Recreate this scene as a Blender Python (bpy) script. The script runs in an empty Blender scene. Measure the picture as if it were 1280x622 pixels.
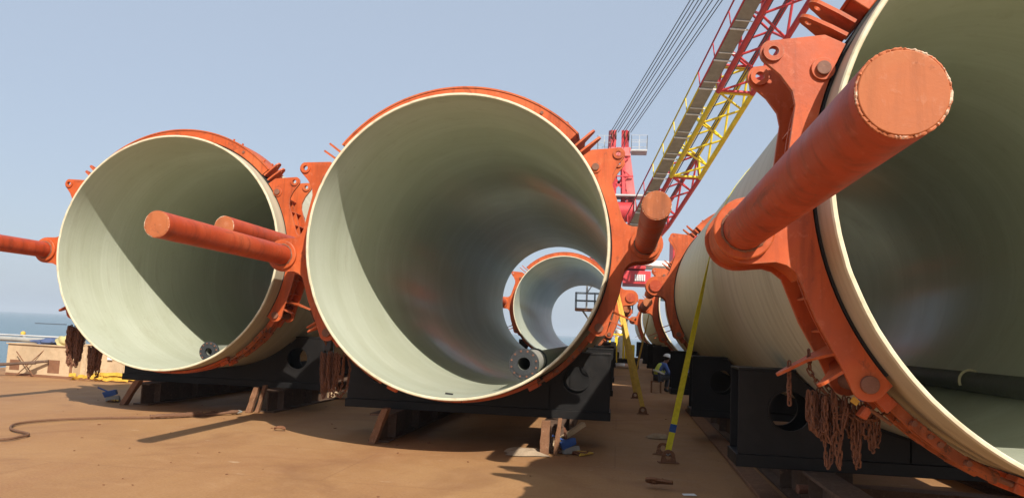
import bpy, bmesh, math, random
from mathutils import Vector, Matrix, Quaternion

random.seed(7)
scene = bpy.context.scene
col = scene.collection
R = math.radians

# ------------------------------------------------------------------ camera
CAM_Z = 1.65
F_PX, YAW, PITCH, ROLL = 1001.75, 0.1362, 0.1038, 0.0436
fw = Vector((-math.sin(YAW) * math.cos(PITCH), math.cos(YAW) * math.cos(PITCH), math.sin(PITCH)))
rt = Vector((math.cos(YAW), math.sin(YAW), 0))
up = rt.cross(fw)
r2 = math.cos(ROLL) * rt + math.sin(ROLL) * up
u2 = -math.sin(ROLL) * rt + math.cos(ROLL) * up
cam_data = bpy.data.cameras.new('camera')
cam = bpy.data.objects.new('camera', cam_data)
col.objects.link(cam)
cam.matrix_world = Matrix(((r2.x, u2.x, -fw.x, 0), (r2.y, u2.y, -fw.y, 0), (r2.z, u2.z, -fw.z, CAM_Z), (0, 0, 0, 1)))
cam_data.sensor_width = 36
cam_data.lens = 36 * F_PX / 1280
cam_data.clip_end = 60000
cam_data.clip_start = 0.05
scene.camera = cam

# ------------------------------------------------------------------ world, sun, exposure
SUN_EL, SUN_AZ = R(38), R(150)          # azimuth clockwise from +Y
world = bpy.data.worlds.new('World')
scene.world = world
world.use_nodes = True
wn = world.node_tree
sky = wn.nodes.new('ShaderNodeTexSky')
sky.sky_type = 'NISHITA'
sky.sun_disc = False
sky.sun_elevation = SUN_EL
sky.sun_rotation = SUN_AZ
sky.altitude = 0
sky.air_density = 1.0
sky.dust_density = 1.8
sky.ozone_density = 1.0
bg = wn.nodes['Background']
bg.inputs['Strength'].default_value = 0.125
veil = wn.nodes.new('ShaderNodeMix')          # even pale haze over the whole sky
veil.data_type = 'RGBA'
veil.inputs[0].default_value = 0.80
wn.links.new(sky.outputs[0], veil.inputs[6])
veil.inputs[7].default_value = (2.95, 3.42, 4.15, 1)
wn.links.new(veil.outputs[2], bg.inputs['Color'])

sd = bpy.data.lights.new('sun', 'SUN')
sd.energy = 4.8
sd.angle = R(0.6)
sd.color = (1.0, 0.93, 0.83)
sun = bpy.data.objects.new('sun', sd)
col.objects.link(sun)
s_dir = Vector((-math.sin(SUN_AZ) * math.cos(SUN_EL), -math.cos(SUN_AZ) * math.cos(SUN_EL), -math.sin(SUN_EL)))
sun.rotation_euler = s_dir.to_track_quat('-Z', 'Y').to_euler()
sun.location = (20, -30, 40)

vs = scene.view_settings
vs.view_transform = 'Standard'
vs.look = 'None'
vs.gamma = 1
vs.use_curve_mapping = False
vs.exposure = 0.42
scene.render.engine = 'CYCLES'

# ------------------------------------------------------------------ materials
def nn(nt, t, **kw):
    n = nt.nodes.new(t)
    for k, v in kw.items():
        setattr(n, k, v)
    return n

def new_mat(name):
    m = bpy.data.materials.new(name)
    m.use_nodes = True
    nt = m.node_tree
    b = nt.nodes['Principled BSDF']
    return m, nt, b

def pos(nt, scale=(1, 1, 1), obj=False):
    if obj:
        g = nn(nt, 'ShaderNodeTexCoord').outputs['Object']
    else:
        g = nn(nt, 'ShaderNodeNewGeometry').outputs['Position']
    mp = nn(nt, 'ShaderNodeMapping')
    mp.inputs['Scale'].default_value = scale
    nt.links.new(g, mp.inputs['Vector'])
    return mp.outputs[0]

def noise(nt, vec, scale, detail=6, rough=0.6, dist=0.0):
    n = nn(nt, 'ShaderNodeTexNoise')
    n.inputs['Scale'].default_value = scale
    n.inputs['Detail'].default_value = detail
    n.inputs['Roughness'].default_value = rough
    n.inputs['Distortion'].default_value = dist
    nt.links.new(vec, n.inputs['Vector'])
    return n.outputs['Fac']

def ramp(nt, fac, stops):
    r = nn(nt, 'ShaderNodeValToRGB')
    e = r.color_ramp.elements
    while len(e) < len(stops):
        e.new(0.5)
    for i, (p_, c) in enumerate(stops):
        e[i].position = p_
        e[i].color = (*c, 1) if len(c) == 3 else c
    nt.links.new(fac, r.inputs[0])
    return r.outputs[0]

def mix(nt, fac, a, b, mode='MIX'):
    m = nn(nt, 'ShaderNodeMix', data_type='RGBA', blend_type=mode)
    if isinstance(fac, (int, float)):
        m.inputs[0].default_value = fac
    else:
        nt.links.new(fac, m.inputs[0])
    for v, i in ((a, 6), (b, 7)):
        if isinstance(v, tuple):
            m.inputs[i].default_value = (*v, 1)
        else:
            nt.links.new(v, m.inputs[i])
    return m.outputs[2]

def bump(nt, b, h, strength=0.3, dist=0.02):
    n = nn(nt, 'ShaderNodeBump')
    n.inputs['Strength'].default_value = strength
    n.inputs['Distance'].default_value = dist
    nt.links.new(h, n.inputs['Height'])
    nt.links.new(n.outputs[0], b.inputs['Normal'])

def paint(name, base, rough=0.5, worn=None, wear=0.62, dirt=(0.12, 0.06, 0.03), dirt_amt=0.35, scale=3.0, bmp=0.12, spec=0.4, metal=0.0):
    """painted or raw surface with blotchy fading, worn spots and fine relief"""
    m, nt, b = new_mat(name)
    v = pos(nt)
    n1 = noise(nt, v, scale, 8, 0.65, 0.4)
    lo = tuple(c * 0.78 for c in base)
    hi = tuple(min(1, c * 1.12 + 0.01) for c in base)
    c = ramp(nt, n1, [(0.3, lo), (0.55, base), (0.8, hi)])
    n2 = noise(nt, v, scale * 6, 6, 0.7)
    c = mix(nt, ramp(nt, n2, [(0.5, (0, 0, 0)), (0.85, (dirt_amt,) * 3)]), c, dirt)
    if worn:
        n3 = noise(nt, v, scale * 4.3, 10, 0.75, 0.6)
        c = mix(nt, ramp(nt, n3, [(wear, (0, 0, 0)), (wear + 0.05, (1, 1, 1))]), c, worn)
    nt.links.new(c, b.inputs['Base Color'])
    nt.links.new(ramp(nt, n2, [(0.3, (rough * 0.85,) * 3), (0.8, (min(1, rough * 1.25),) * 3)]), b.inputs['Roughness'])
    b.inputs['Specular IOR Level'].default_value = spec
    b.inputs['Metallic'].default_value = metal
    bump(nt, b, n2, bmp, 0.01)
    return m

M = {}
def weathered(name, base, faded, rough, chip=(0.11, 0.042, 0.022), chip_at=0.665, scuff=(3, 3, 3), edges=True):
    """old primer: faded patches, run-off streaks, scuffs, rust chips and worn edges"""
    m, nt, b = new_mat(name)
    v = pos(nt)
    n1 = noise(nt, v, 1.7, 8, 0.62, 0.5)
    c = ramp(nt, n1, [(0.30, tuple(q * 0.74 for q in base)), (0.52, base), (0.72, faded)])
    st = noise(nt, pos(nt, (10, 10, 0.8)), 1.0, 6, 0.6, 0.3)
    c = mix(nt, ramp(nt, st, [(0.50, (0, 0, 0)), (0.72, (0.7,) * 3)]), c, tuple(q * 0.40 for q in base))
    n2 = noise(nt, v, 15, 8, 0.7, 0.3)
    c = mix(nt, ramp(nt, n2, [(0.56, (0, 0, 0)), (0.68, (0.4,) * 3)]), c, tuple(min(1, q * 1.05 + 0.06) for q in faded))
    n5 = noise(nt, pos(nt, scuff), 1.0, 9, 0.72, 0.6)
    c = mix(nt, ramp(nt, n5, [(0.60, (0, 0, 0)), (0.67, (0.65,) * 3)]), c, (0.13, 0.03, 0.014))
    n3 = noise(nt, v, 9, 12, 0.78, 0.7)
    c = mix(nt, ramp(nt, n3, [(chip_at, (0, 0, 0)), (chip_at + 0.02, (1, 1, 1))]), c, chip)
    if edges:
        bv = nn(nt, 'ShaderNodeBevel')
        bv.samples = 4
        bv.inputs['Radius'].default_value = 0.014
        gm = nn(nt, 'ShaderNodeNewGeometry')
        dt = nn(nt, 'ShaderNodeVectorMath', operation='DOT_PRODUCT')
        nt.links.new(bv.outputs[0], dt.inputs[0])
        nt.links.new(gm.outputs['True Normal'], dt.inputs[1])
        em = ramp(nt, dt.outputs['Value'], [(0.86, (1, 1, 1)), (0.985, (0, 0, 0))])
        em = mix(nt, 1.0, em, ramp(nt, n3, [(0.44, (0, 0, 0)), (0.56, (1, 1, 1))]), 'MULTIPLY')
        c = mix(nt, em, c, (0.30, 0.15, 0.085))
    nt.links.new(c, b.inputs['Base Color'])
    nt.links.new(ramp(nt, n1, [(0.3, (rough * 0.8,) * 3), (0.75, (min(1, rough * 1.4),) * 3)]), b.inputs['Roughness'])
    b.inputs['Specular IOR Level'].default_value = 0.4
    bump(nt, b, n2, 0.25, 0.008)
    return m

M['orange'] = weathered('orange_primer', (0.49, 0.084, 0.0155), (0.52, 0.122, 0.031), 0.5)
M['rod'] = weathered('red_orange_rod_paint', (0.41, 0.053, 0.014), (0.45, 0.082, 0.025), 0.5, scuff=(7, 1.3, 7), edges=False)
M['cap'] = weathered('faded_cap_primer', (0.40, 0.115, 0.036), (0.41, 0.165, 0.075), 0.65, (0.2, 0.07, 0.035), 0.62, scuff=(9, 9, 9), edges=False)
M['rusty_orange'] = weathered('rusty_orange_links', (0.34, 0.085, 0.025), (0.36, 0.12, 0.045), 0.7, (0.10, 0.04, 0.02), 0.56, edges=False)
M['weld'] = paint('weathered_weld', (0.44, 0.13, 0.05), 0.7, (0.62, 0.5, 0.36), 0.52, (0.2, 0.05, 0.02), 0.8, 1.1, 0.6)
M['pin'] = paint('rusty_pin_steel', (0.20, 0.085, 0.05), 0.6, (0.32, 0.15, 0.08), 0.6, (0.05, 0.02, 0.01), 0.5, 8)
M['rubber'] = paint('black_rubber', (0.02, 0.02, 0.02), 0.8, None, 1, (0.06, 0.045, 0.03), 0.4, 6)
M['black'] = paint('black_steel_paint', (0.010, 0.0095, 0.0095), 0.5, (0.035, 0.02, 0.013), 0.68, (0.04, 0.026, 0.016), 0.3, 2.0, 0.1, 0.25)
M['rust'] = paint('rusted_steel', (0.20, 0.085, 0.038), 0.8, (0.32, 0.15, 0.07), 0.56, (0.05, 0.02, 0.012), 0.6, 6, 0.5)
M['chain'] = paint('rusty_chain', (0.16, 0.062, 0.030), 0.7, (0.34, 0.15, 0.065), 0.58, (0.035, 0.016, 0.01), 0.8, 14, 0.3)
M['rail'] = paint('skid_rail_steel', (0.12, 0.07, 0.045), 0.75, (0.25, 0.14, 0.08), 0.58, (0.04, 0.02, 0.012), 0.6, 4, 0.4)
M['plank'] = paint('old_timber', (0.22, 0.105, 0.052), 0.85, (0.34, 0.20, 0.11), 0.57, (0.10, 0.045, 0.02), 0.7, 7, 0.5)
M['pale_timber'] = paint('pale_timber', (0.50, 0.36, 0.22), 0.85, (0.6, 0.47, 0.32), 0.57, (0.2, 0.11, 0.06), 0.6, 6, 0.4)
M['flange'] = paint('dark_grey_flange', (0.032, 0.035, 0.037), 0.5, (0.13, 0.13, 0.125), 0.62, (0.012, 0.012, 0.012), 0.5, 14)
M['small_pipe'] = paint('grey_green_small_pipe', (0.25, 0.26, 0.21), 0.5, None, 1, (0.12, 0.11, 0.08), 0.4, 4)
M['dark_pipe'] = paint('black_small_pipe', (0.05, 0.055, 0.045), 0.5, None, 1, (0.1, 0.09, 0.06), 0.4, 4)
M['yellow'] = paint('yellow_webbing', (0.78, 0.68, 0.03), 0.7, None, 1, (0.42, 0.33, 0.05), 0.4, 20, 0.3)
M['yellow_dull'] = paint('dull_yellow_webbing', (0.66, 0.42, 0.07), 0.75, None, 1, (0.36, 0.2, 0.05), 0.5, 16, 0.3)
M['ypaint'] = paint('yellow_crane_paint', (0.80, 0.60, 0.02), 0.5, None, 1, (0.4, 0.25, 0.05), 0.3, 2)
M['rpaint'] = paint('red_crane_paint', (0.55, 0.045, 0.05), 0.5, None, 1, (0.25, 0.03, 0.03), 0.3, 2)
M['pink'] = paint('haze_paled_red_frame_paint', (0.74, 0.17, 0.16), 0.5, None, 1, (0.45, 0.1, 0.1), 0.3, 1.2)  # mast red lightened to salmon: distance haze put into the colour
M['dull_white'] = paint('dull_white_paint', (0.50, 0.50, 0.49), 0.55, None, 1, (0.3, 0.26, 0.22), 0.45, 1.5)
M['white'] = paint('white_paint', (0.78, 0.78, 0.76), 0.5, None, 1, (0.5, 0.45, 0.4), 0.35, 3)
M['galv'] = paint('galvanised_grating', (0.27, 0.26, 0.235), 0.6, None, 1, (0.14, 0.11, 0.08), 0.4, 2.2)
M['wire'] = paint('steel_wire_rope', (0.10, 0.11, 0.13), 0.5, None, 1, (0.05, 0.05, 0.06), 0.4, 3, 0.1, 0.4, 0.3)
M['tarp'] = paint('faded_blue_tarpaulin', (0.07, 0.10, 0.20), 0.8, None, 1, (0.2, 0.2, 0.22), 0.5, 9, 0.4)
M['blue'] = paint('blue_plastic', (0.03, 0.09, 0.30), 0.55, None, 1, (0.03, 0.04, 0.1), 0.4, 9, 0.3)
M['ply'] = paint('tan_plywood', (0.56, 0.40, 0.24), 0.8, (0.38, 0.22, 0.11), 0.60, (0.34, 0.2, 0.1), 0.5, 1.6, 0.2)  # plain tan plywood with random browner spots
M['brown'] = paint('brown_stain', (0.24, 0.11, 0.055), 0.8, None, 1, (0.12, 0.05, 0.03), 0.5, 4, 0.3)
M['grey'] = paint('grey_plastic_pipe', (0.34, 0.33, 0.30), 0.5, None, 1, (0.16, 0.13, 0.1), 0.4, 3)
M['ybag'] = paint('yellow_sack', (0.58, 0.50, 0.24), 0.8, None, 1, (0.5, 0.38, 0.15), 0.4, 6, 0.5)
M['sling'] = paint('yellow_sling', (0.62, 0.36, 0.04), 0.75, None, 1, (0.4, 0.2, 0.03), 0.5, 18, 0.4)
M['rope'] = paint('dirty_rope', (0.17, 0.085, 0.045), 0.9, None, 1, (0.1, 0.05, 0.03), 0.5, 30, 0.5)
M['hemp'] = paint('pale_cord', (0.55, 0.47, 0.28), 0.9, None, 1, (0.3, 0.22, 0.12), 0.4, 30, 0.4)
M['rag'] = paint('dusty_rag', (0.40, 0.28, 0.17), 0.95, None, 1, (0.2, 0.11, 0.06), 0.5, 12, 0.5)
M['card'] = paint('cardboard_sheet', (0.32, 0.24, 0.16), 0.9, None, 1, (0.3, 0.2, 0.12), 0.4, 8, 0.2)
M['skin'] = paint('skin', (0.16, 0.075, 0.045), 0.5, None, 1, (0.12, 0.05, 0.03), 0.2, 6, 0.05)
M['shirt'] = paint('blue_workwear', (0.07, 0.13, 0.36), 0.85, None, 1, (0.04, 0.06, 0.16), 0.4, 9, 0.3)
M['trousers'] = paint('dark_workwear', (0.055, 0.06, 0.075), 0.85, None, 1, (0.12, 0.08, 0.05), 0.3, 9, 0.3)
M['vest'] = paint('hi_vis_vest', (0.62, 0.74, 0.12), 0.7, None, 1, (0.4, 0.42, 0.12), 0.3, 9, 0.2)
M['reflect'] = paint('reflective_band', (0.72, 0.72, 0.68), 0.4, None, 1, (0.5, 0.5, 0.45), 0.3, 9, 0.1)
M['helmet'] = paint('white_helmet_shell', (0.82, 0.82, 0.8), 0.35, None, 1, (0.6, 0.56, 0.5), 0.2, 6, 0.03)
M['hair'] = paint('dark_hair', (0.015, 0.012, 0.01), 0.7)
M['boot'] = paint('dark_boot', (0.03, 0.022, 0.018), 0.6)
M['tread'] = paint('black_tyre', (0.02, 0.02, 0.02), 0.8)

def grp_inner():
    m, nt, b = new_mat('glossy_green_grey_liner')
    v = pos(nt)
    n1 = noise(nt, v, 0.7, 5, 0.55, 0.3)
    c = ramp(nt, n1, [(0.3, (0.475, 0.505, 0.38)), (0.7, (0.58, 0.61, 0.495))])
    # winding bands: thin rings round the axis, slightly uneven
    v2 = pos(nt, (0.5, 22, 0.5))
    n2 = noise(nt, v2, 1.0, 5, 0.65, 0.2)
    c = mix(nt, 0.20, c, ramp(nt, n2, [(0.35, (0.34, 0.365, 0.26)), (0.65, (0.63, 0.655, 0.55))]))
    # broader laps of the liner
    n6 = noise(nt, pos(nt, (0.05, 1.7, 0.05)), 1.0, 2, 0.4)
    c = mix(nt, ramp(nt, n6, [(0.44, (0, 0, 0)), (0.50, (0.28,) * 3)]), c, (0.42, 0.44, 0.32))
    # smudges, runs and specks
    n4 = noise(nt, pos(nt, (1.2, 1.2, 1.2)), 7, 8, 0.75)
    c = mix(nt, ramp(nt, n4, [(0.60, (0, 0, 0)), (0.72, (0.45,) * 3)]), c, (0.31, 0.29, 0.19))
    n5 = noise(nt, pos(nt, (3.5, 3.5, 0.45)), 1.0, 8, 0.7, 0.5)
    c = mix(nt, ramp(nt, n5, [(0.56, (0, 0, 0)), (0.74, (0.5,) * 3)]), c, (0.36, 0.35, 0.24))
    n7 = noise(nt, v, 26, 3, 0.5)
    c = mix(nt, ramp(nt, n7, [(0.735, (0, 0, 0)), (0.76, (0.7,) * 3)]), c, (0.15, 0.12, 0.07))
    nt.links.new(c, b.inputs['Base Color'])
    nt.links.new(ramp(nt, n2, [(0.3, (0.36,) * 3), (0.7, (0.5,) * 3)]), b.inputs['Roughness'])
    b.inputs['Specular IOR Level'].default_value = 0.22
    b.inputs['Coat Weight'].default_value = 0.42
    nt.links.new(ramp(nt, n5, [(0.35, (0.13,) * 3), (0.7, (0.25,) * 3)]), b.inputs['Coat Roughness'])
    bump(nt, b, n2, 0.12, 0.012)
    return m

def grp_outer():
    m, nt, b = new_mat('beige_filament_wound_shell')
    v = pos(nt, (0.5, 6, 0.5))
    n1 = noise(nt, v, 1.0, 7, 0.65, 0.3)
    c = ramp(nt, n1, [(0.3, (0.36, 0.33, 0.225)), (0.5, (0.45, 0.415, 0.295)), (0.7, (0.50, 0.47, 0.35))])
    n2 = noise(nt, pos(nt, (2, 5, 0.25)), 1.0, 7, 0.7, 0.4)
    c = mix(nt, ramp(nt, n2, [(0.55, (0, 0, 0)), (0.72, (0.55,) * 3)]), c, (0.24, 0.18, 0.11))
    nt.links.new(c, b.inputs['Base Color'])
    b.inputs['Roughness'].default_value = 0.55
    bump(nt, b, n1, 0.12, 0.01)
    return m

def grp_cut():
    m, nt, b = new_mat('cream_cut_edge')
    n1 = noise(nt, pos(nt), 9, 6, 0.6)
    c = ramp(nt, n1, [(0.25, (0.42, 0.34, 0.20)), (0.42, (0.58, 0.51, 0.34)), (0.7, (0.68, 0.62, 0.45))])
    nx = noise(nt, pos(nt), 2.2, 6, 0.7)
    c = mix(nt, ramp(nt, nx, [(0.52, (0, 0, 0)), (0.7, (0.5,) * 3)]), c, (0.44, 0.35, 0.21))
    nt.links.new(c, b.inputs['Base Color'])
    b.inputs['Roughness'].default_value = 0.7
    bump(nt, b, n1, 0.2, 0.005)
    return m

def deck_mat():
    m, nt, b = new_mat('rusty_deck_plate')
    v = pos(nt)
    n1 = noise(nt, v, 0.22, 9, 0.62, 0.5)
    c = ramp(nt, n1, [(0.28, (0.275, 0.130, 0.050)), (0.5, (0.345, 0.178, 0.070)), (0.72, (0.395, 0.222, 0.095))])
    # tyre and drag streaks
    n2 = noise(nt, pos(nt, (0.6, 0.12, 1)), 1.3, 8, 0.68, 0.8)
    c = mix(nt, ramp(nt, n2, [(0.48, (0, 0, 0)), (0.70, (0.55,) * 3)]), c, (0.28, 0.125, 0.052))
    n3 = noise(nt, v, 2.6, 9, 0.72, 0.4)
    c = mix(nt, ramp(nt, n3, [(0.50, (0, 0, 0)), (0.70, (0.35,) * 3)]), c, (0.43, 0.25, 0.12))
    # pale scale spots
    n4 = noise(nt, pos(nt, (1, 2.4, 1)), 1.9, 6, 0.6)
    c = mix(nt, ramp(nt, n4, [(0.675, (0, 0, 0)), (0.71, (0.6,) * 3)]), c, (0.60, 0.45, 0.30))
    n5 = noise(nt, v, 34, 5, 0.7)
    c = mix(nt, 0.16, c, ramp(nt, n5, [(0.35, (0.12, 0.055, 0.025)), (0.65, (0.55, 0.34, 0.18))]))
    n6 = noise(nt, pos(nt, (1, 0.8, 1)), 0.55, 6, 0.6, 1.2)
    c = mix(nt, ramp(nt, n6, [(0.50, (0, 0, 0)), (0.72, (0.6,) * 3)]), c, (0.21, 0.098, 0.044))
    # weld seams of the deck plates
    br = nn(nt, 'ShaderNodeTexBrick')
    br.inputs['Scale'].default_value = 1
    br.inputs['Brick Width'].default_value = 6.2
    br.inputs['Row Height'].default_value = 2.1
    br.inputs['Mortar Size'].default_value = 0.012
    br.inputs['Color1'].default_value = br.inputs['Color2'].default_value = (0, 0, 0, 1)
    br.inputs['Mortar'].default_value = (1, 1, 1, 1)
    nt.links.new(v, br.inputs['Vector'])
    c = mix(nt, ramp(nt, br.outputs['Color'], [(0, (0, 0, 0)), (1, (0.25,) * 3)]), c, (0.17, 0.08, 0.04))
    nt.links.new(c, b.inputs['Base Color'])
    nt.links.new(ramp(nt, n3, [(0.3, (0.62,) * 3), (0.7, (0.9,) * 3)]), b.inputs['Roughness'])
    b.inputs['Specular IOR Level'].default_value = 0.3
    bump(nt, b, n3, 0.25, 0.02)
    return m

def sea_mat():
    m, nt, b = new_mat('calm_hazy_sea')
    b.inputs['Base Color'].default_value = (0.045, 0.115, 0.145, 1)
    b.inputs['Roughness'].default_value = 0.22
    b.inputs['IOR'].default_value = 1.33
    n = noise(nt, pos(nt, (0.25, 0.5, 1)), 1.0, 6, 0.6)
    bump(nt, b, n, 0.5, 0.5)
    return m

M['inner'], M['outer'], M['cut'] = grp_inner(), grp_outer(), grp_cut()
M['deck'], M['sea'] = deck_mat(), sea_mat()

# ------------------------------------------------------------------ helpers
def tag(o, label, cat, group=None):
    o['label'] = label
    o['category'] = cat
    if group:
        o['group'] = group
    return o

def empty(name, loc=(0, 0, 0), rz=0.0):
    o = bpy.data.objects.new(name, None)
    col.objects.link(o)
    o.location = loc
    o.rotation_euler = (0, 0, rz)
    o.empty_display_size = 0.3
    return o

def thing(name, label, cat, loc=(0, 0, 0), rz=0.0, group=None):
    return tag(empty(name, loc, rz), label, cat, group)

def obj(name, bm, mats, parent=None, smooth=False, bevel=0.0, loc=None, rot=None):
    bmesh.ops.recalc_face_normals(bm, faces=bm.faces[:])
    me = bpy.data.meshes.new(name)
    bm.to_mesh(me)
    bm.free()
    for m in (mats if isinstance(mats, (list, tuple)) else [mats]):
        me.materials.append(M[m])
    o = bpy.data.objects.new(name, me)
    col.objects.link(o)
    if parent:
        o.parent = parent
    if loc:
        o.location = loc
    if rot:
        o.rotation_euler = rot
    if smooth:
        for p_ in me.polygons:
            p_.use_smooth = True
        try:
            me.set_sharp_from_angle(angle=R(38))
        except Exception:
            pass
    if bevel:
        md = o.modifiers.new('edge', 'BEVEL')
        md.width = bevel
        md.segments = 2
        md.limit_method = 'ANGLE'
        md.angle_limit = R(40)
    return o

def copy_tree(o, parent=None):
    c = o.copy()
    col.objects.link(c)
    if parent:
        c.parent = parent
    for ch in list(o.children):
        copy_tree(ch, c)
    return c

def bx(bm, x0, x1, y0, y1, z0, z1, mat=None):
    res = bmesh.ops.create_cube(bm, size=1)
    mtx = Matrix.Translation(((x0 + x1) / 2, (y0 + y1) / 2, (z0 + z1) / 2)) @ Matrix.Diagonal((x1 - x0, y1 - y0, z1 - z0, 1))
    if mat is not None:
        mtx = mat @ mtx
    bmesh.ops.transform(bm, matrix=mtx, verts=res['verts'])
    return bm

def box(*a, mat=None):
    return bx(bmesh.new(), *a, mat=mat)

def tube(bm, a, b, r, n=12, r1=None, caps=True):
    a, b = Vector(a), Vector(b)
    d = b - a
    L = d.length
    q = d.to_track_quat('Z', 'Y').to_matrix().to_4x4()
    bmesh.ops.create_cone(bm, cap_ends=caps, cap_tris=False, segments=n, radius1=r, radius2=r if r1 is None else r1,
                          depth=L, matrix=Matrix.Translation((a + b) / 2) @ q)
    return bm

def cyl(a, b, r, n=16, r1=None):
    return tube(bmesh.new(), a, b, r, n, r1)

def sweep(bm, pts, r, n=8, closed=False):
    """tube along a polyline"""
    pts = [Vector(p_) for p_ in pts]
    rings = []
    N = len(pts)
    prev = None
    for i, p_ in enumerate(pts):
        a = pts[i - 1] if (i > 0 or closed) else p_
        b = pts[(i + 1) % N] if (i < N - 1 or closed) else p_
        t = (b - a).normalized()
        if prev is None:
            ref = Vector((0, 0, 1)) if abs(t.z) < 0.9 else Vector((1, 0, 0))
            u = t.cross(ref).normalized()
        else:
            u = (prev - t * prev.dot(t)).normalized()
        prev = u
        w = t.cross(u)
        rr = r[i] if isinstance(r, (list, tuple)) else r
        rings.append([bm.verts.new(p_ + rr * (math.cos(2 * math.pi * k / n) * u + math.sin(2 * math.pi * k / n) * w)) for k in range(n)])
    for i in range(N if closed else N - 1):
        A, B = rings[i], rings[(i + 1) % N]
        for k in range(n):
            bm.faces.new((A[k], A[(k + 1) % n], B[(k + 1) % n], B[k]))
    if not closed:
        bm.faces.new(rings[0][::-1])
        bm.faces.new(rings[-1])
    return bm

def plate(outline, y0, y1, holes=(), hn=20):
    """flat plate in the XZ plane with round holes, y0..y1 thick"""
    bm = bmesh.new()
    edges = []
    def loop(pts):
        vsx = [bm.verts.new((x, y0, z)) for x, z in pts]
        for i in range(len(vsx)):
            edges.append(bm.edges.new((vsx[i], vsx[(i + 1) % len(vsx)])))
    loop(outline)
    for hx, hz, hr in holes:
        loop([(hx + hr * math.cos(2 * math.pi * k / hn), hz + hr * math.sin(2 * math.pi * k / hn)) for k in range(hn)])
    bmesh.ops.triangle_fill(bm, use_beauty=True, use_dissolve=False, edges=edges, normal=(0, -1, 0))
    ex = bmesh.ops.extrude_face_region(bm, geom=bm.faces[:])
    vv = [g for g in ex['geom'] if isinstance(g, bmesh.types.BMVert)]
    bmesh.ops.translate(bm, verts=vv, vec=(0, y1 - y0, 0))
    return bm

def P(a, r):
    return (r * math.cos(R(a)), r * math.sin(R(a)))

def arcpts(a0, a1, r, n, c=(0, 0)):
    return [(c[0] + r * math.cos(R(a0 + (a1 - a0) * i / n)), c[1] + r * math.sin(R(a0 + (a1 - a0) * i / n))) for i in range(n + 1)]

def ring(bm, r0, r1, a0, a1, y0, y1, n=24):
    """arc-shaped block round the Y axis"""
    rows = []
    full = abs(a1 - a0) >= 359.9
    cnt = n if full else n + 1
    for i in range(cnt):
        a = R(a0 + (a1 - a0) * i / n)
        c, s = math.cos(a), math.sin(a)
        rows.append([bm.verts.new((r * c, y, r * s)) for r, y in ((r0, y0), (r1, y0), (r1, y1), (r0, y1))])
    for i in range(n):
        A, B = rows[i], rows[(i + 1) % cnt]
        for k in range(4):
            bm.faces.new((A[k], A[(k + 1) % 4], B[(k + 1) % 4], B[k]))
    if not full:
        bm.faces.new(rows[0])
        bm.faces.new(rows[-1][::-1])
    return bm

def mirx(pts, s):
    return pts if s > 0 else [(-x, z) for x, z in pts]

def radial_plate(s, ang, t, pts):
    """plate whose plane holds the radius at ang and the Y axis; pts are (r, y)"""
    bm = bmesh.new()
    a = R(ang)
    er, et = Vector((s * math.cos(a), 0, math.sin(a))), Vector((-s * math.sin(a), 0, math.cos(a)))
    A = [bm.verts.new(er * r + Vector((0, y, 0)) - et * t / 2) for r, y in pts]
    B = [bm.verts.new(er * r + Vector((0, y, 0)) + et * t / 2) for r, y in pts]
    bm.faces.new(A)
    bm.faces.new(B[::-1])
    n = len(pts)
    for i in range(n):
        bm.faces.new((A[i], A[(i + 1) % n], B[(i + 1) % n], B[i]))
    return bm

def jitter(bm, amt, seed=0):
    rr = random.Random(seed)
    for v in bm.verts:
        v.co += Vector((rr.uniform(-amt, amt), rr.uniform(-amt, amt), rr.uniform(-amt, amt)))
    return bm

# ------------------------------------------------------------------ setting: sea, deck
def setting(name, bm, mat):
    o = obj(name, bm, mat)
    o['kind'] = 'structure'
    return o

bm = bmesh.new()
S = 6500
vsx = [bm.verts.new(c) for c in ((-S, -S, -3.6), (S, -S, -3.6), (S, S, -3.6), (-S, S, -3.6))]
bm.faces.new(vsx)
setting('sea', bm, 'sea')
setting('deck', box(-17.8, 34, -30, 71, -3.2, 0), 'deck')

# ------------------------------------------------------------------ the large pipes
CZ = 2.756
RO, RI, PLEN = 2.0, 1.963, 18.0
XL, XM, XR = -7.613, -2.138, 3.265

def big_pipe_mesh():
    bm = bmesh.new()
    n = 240
    # (r, y, material of the face that starts here)
    prof = [(RI, PLEN), (RI, 13.5), (RI, 9), (RI, 4.5), (RI, 0.008), (RI + 0.008, 0), (RO - 0.01, 0), (RO, 0.012), (RO, 4.5), (RO, 9), (RO, 13.5), (RO, PLEN)]
    mt = [0, 0, 0, 0, 2, 2, 2, 1, 1, 1, 1, 2]
    rows = []
    for i in range(n):
        a = 2 * math.pi * i / n
        ry = random.Random(i * 7 + 1)
        nick = ry.uniform(0, 0.003) + (ry.uniform(0.003, 0.009) if ry.random() < 0.12 else 0)
        rows.append([bm.verts.new((r * math.cos(a), y + (nick if y < 0.02 else 0), r * math.sin(a) + RO)) for r, y in prof])
    k = len(prof)
    for i in range(n):
        A, B = rows[i], rows[(i + 1) % n]
        for j in range(k):
            f = bm.faces.new((A[j], A[(j + 1) % k], B[(j + 1) % k], B[j]))
            f.material_index = mt[j]
    return bm

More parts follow.
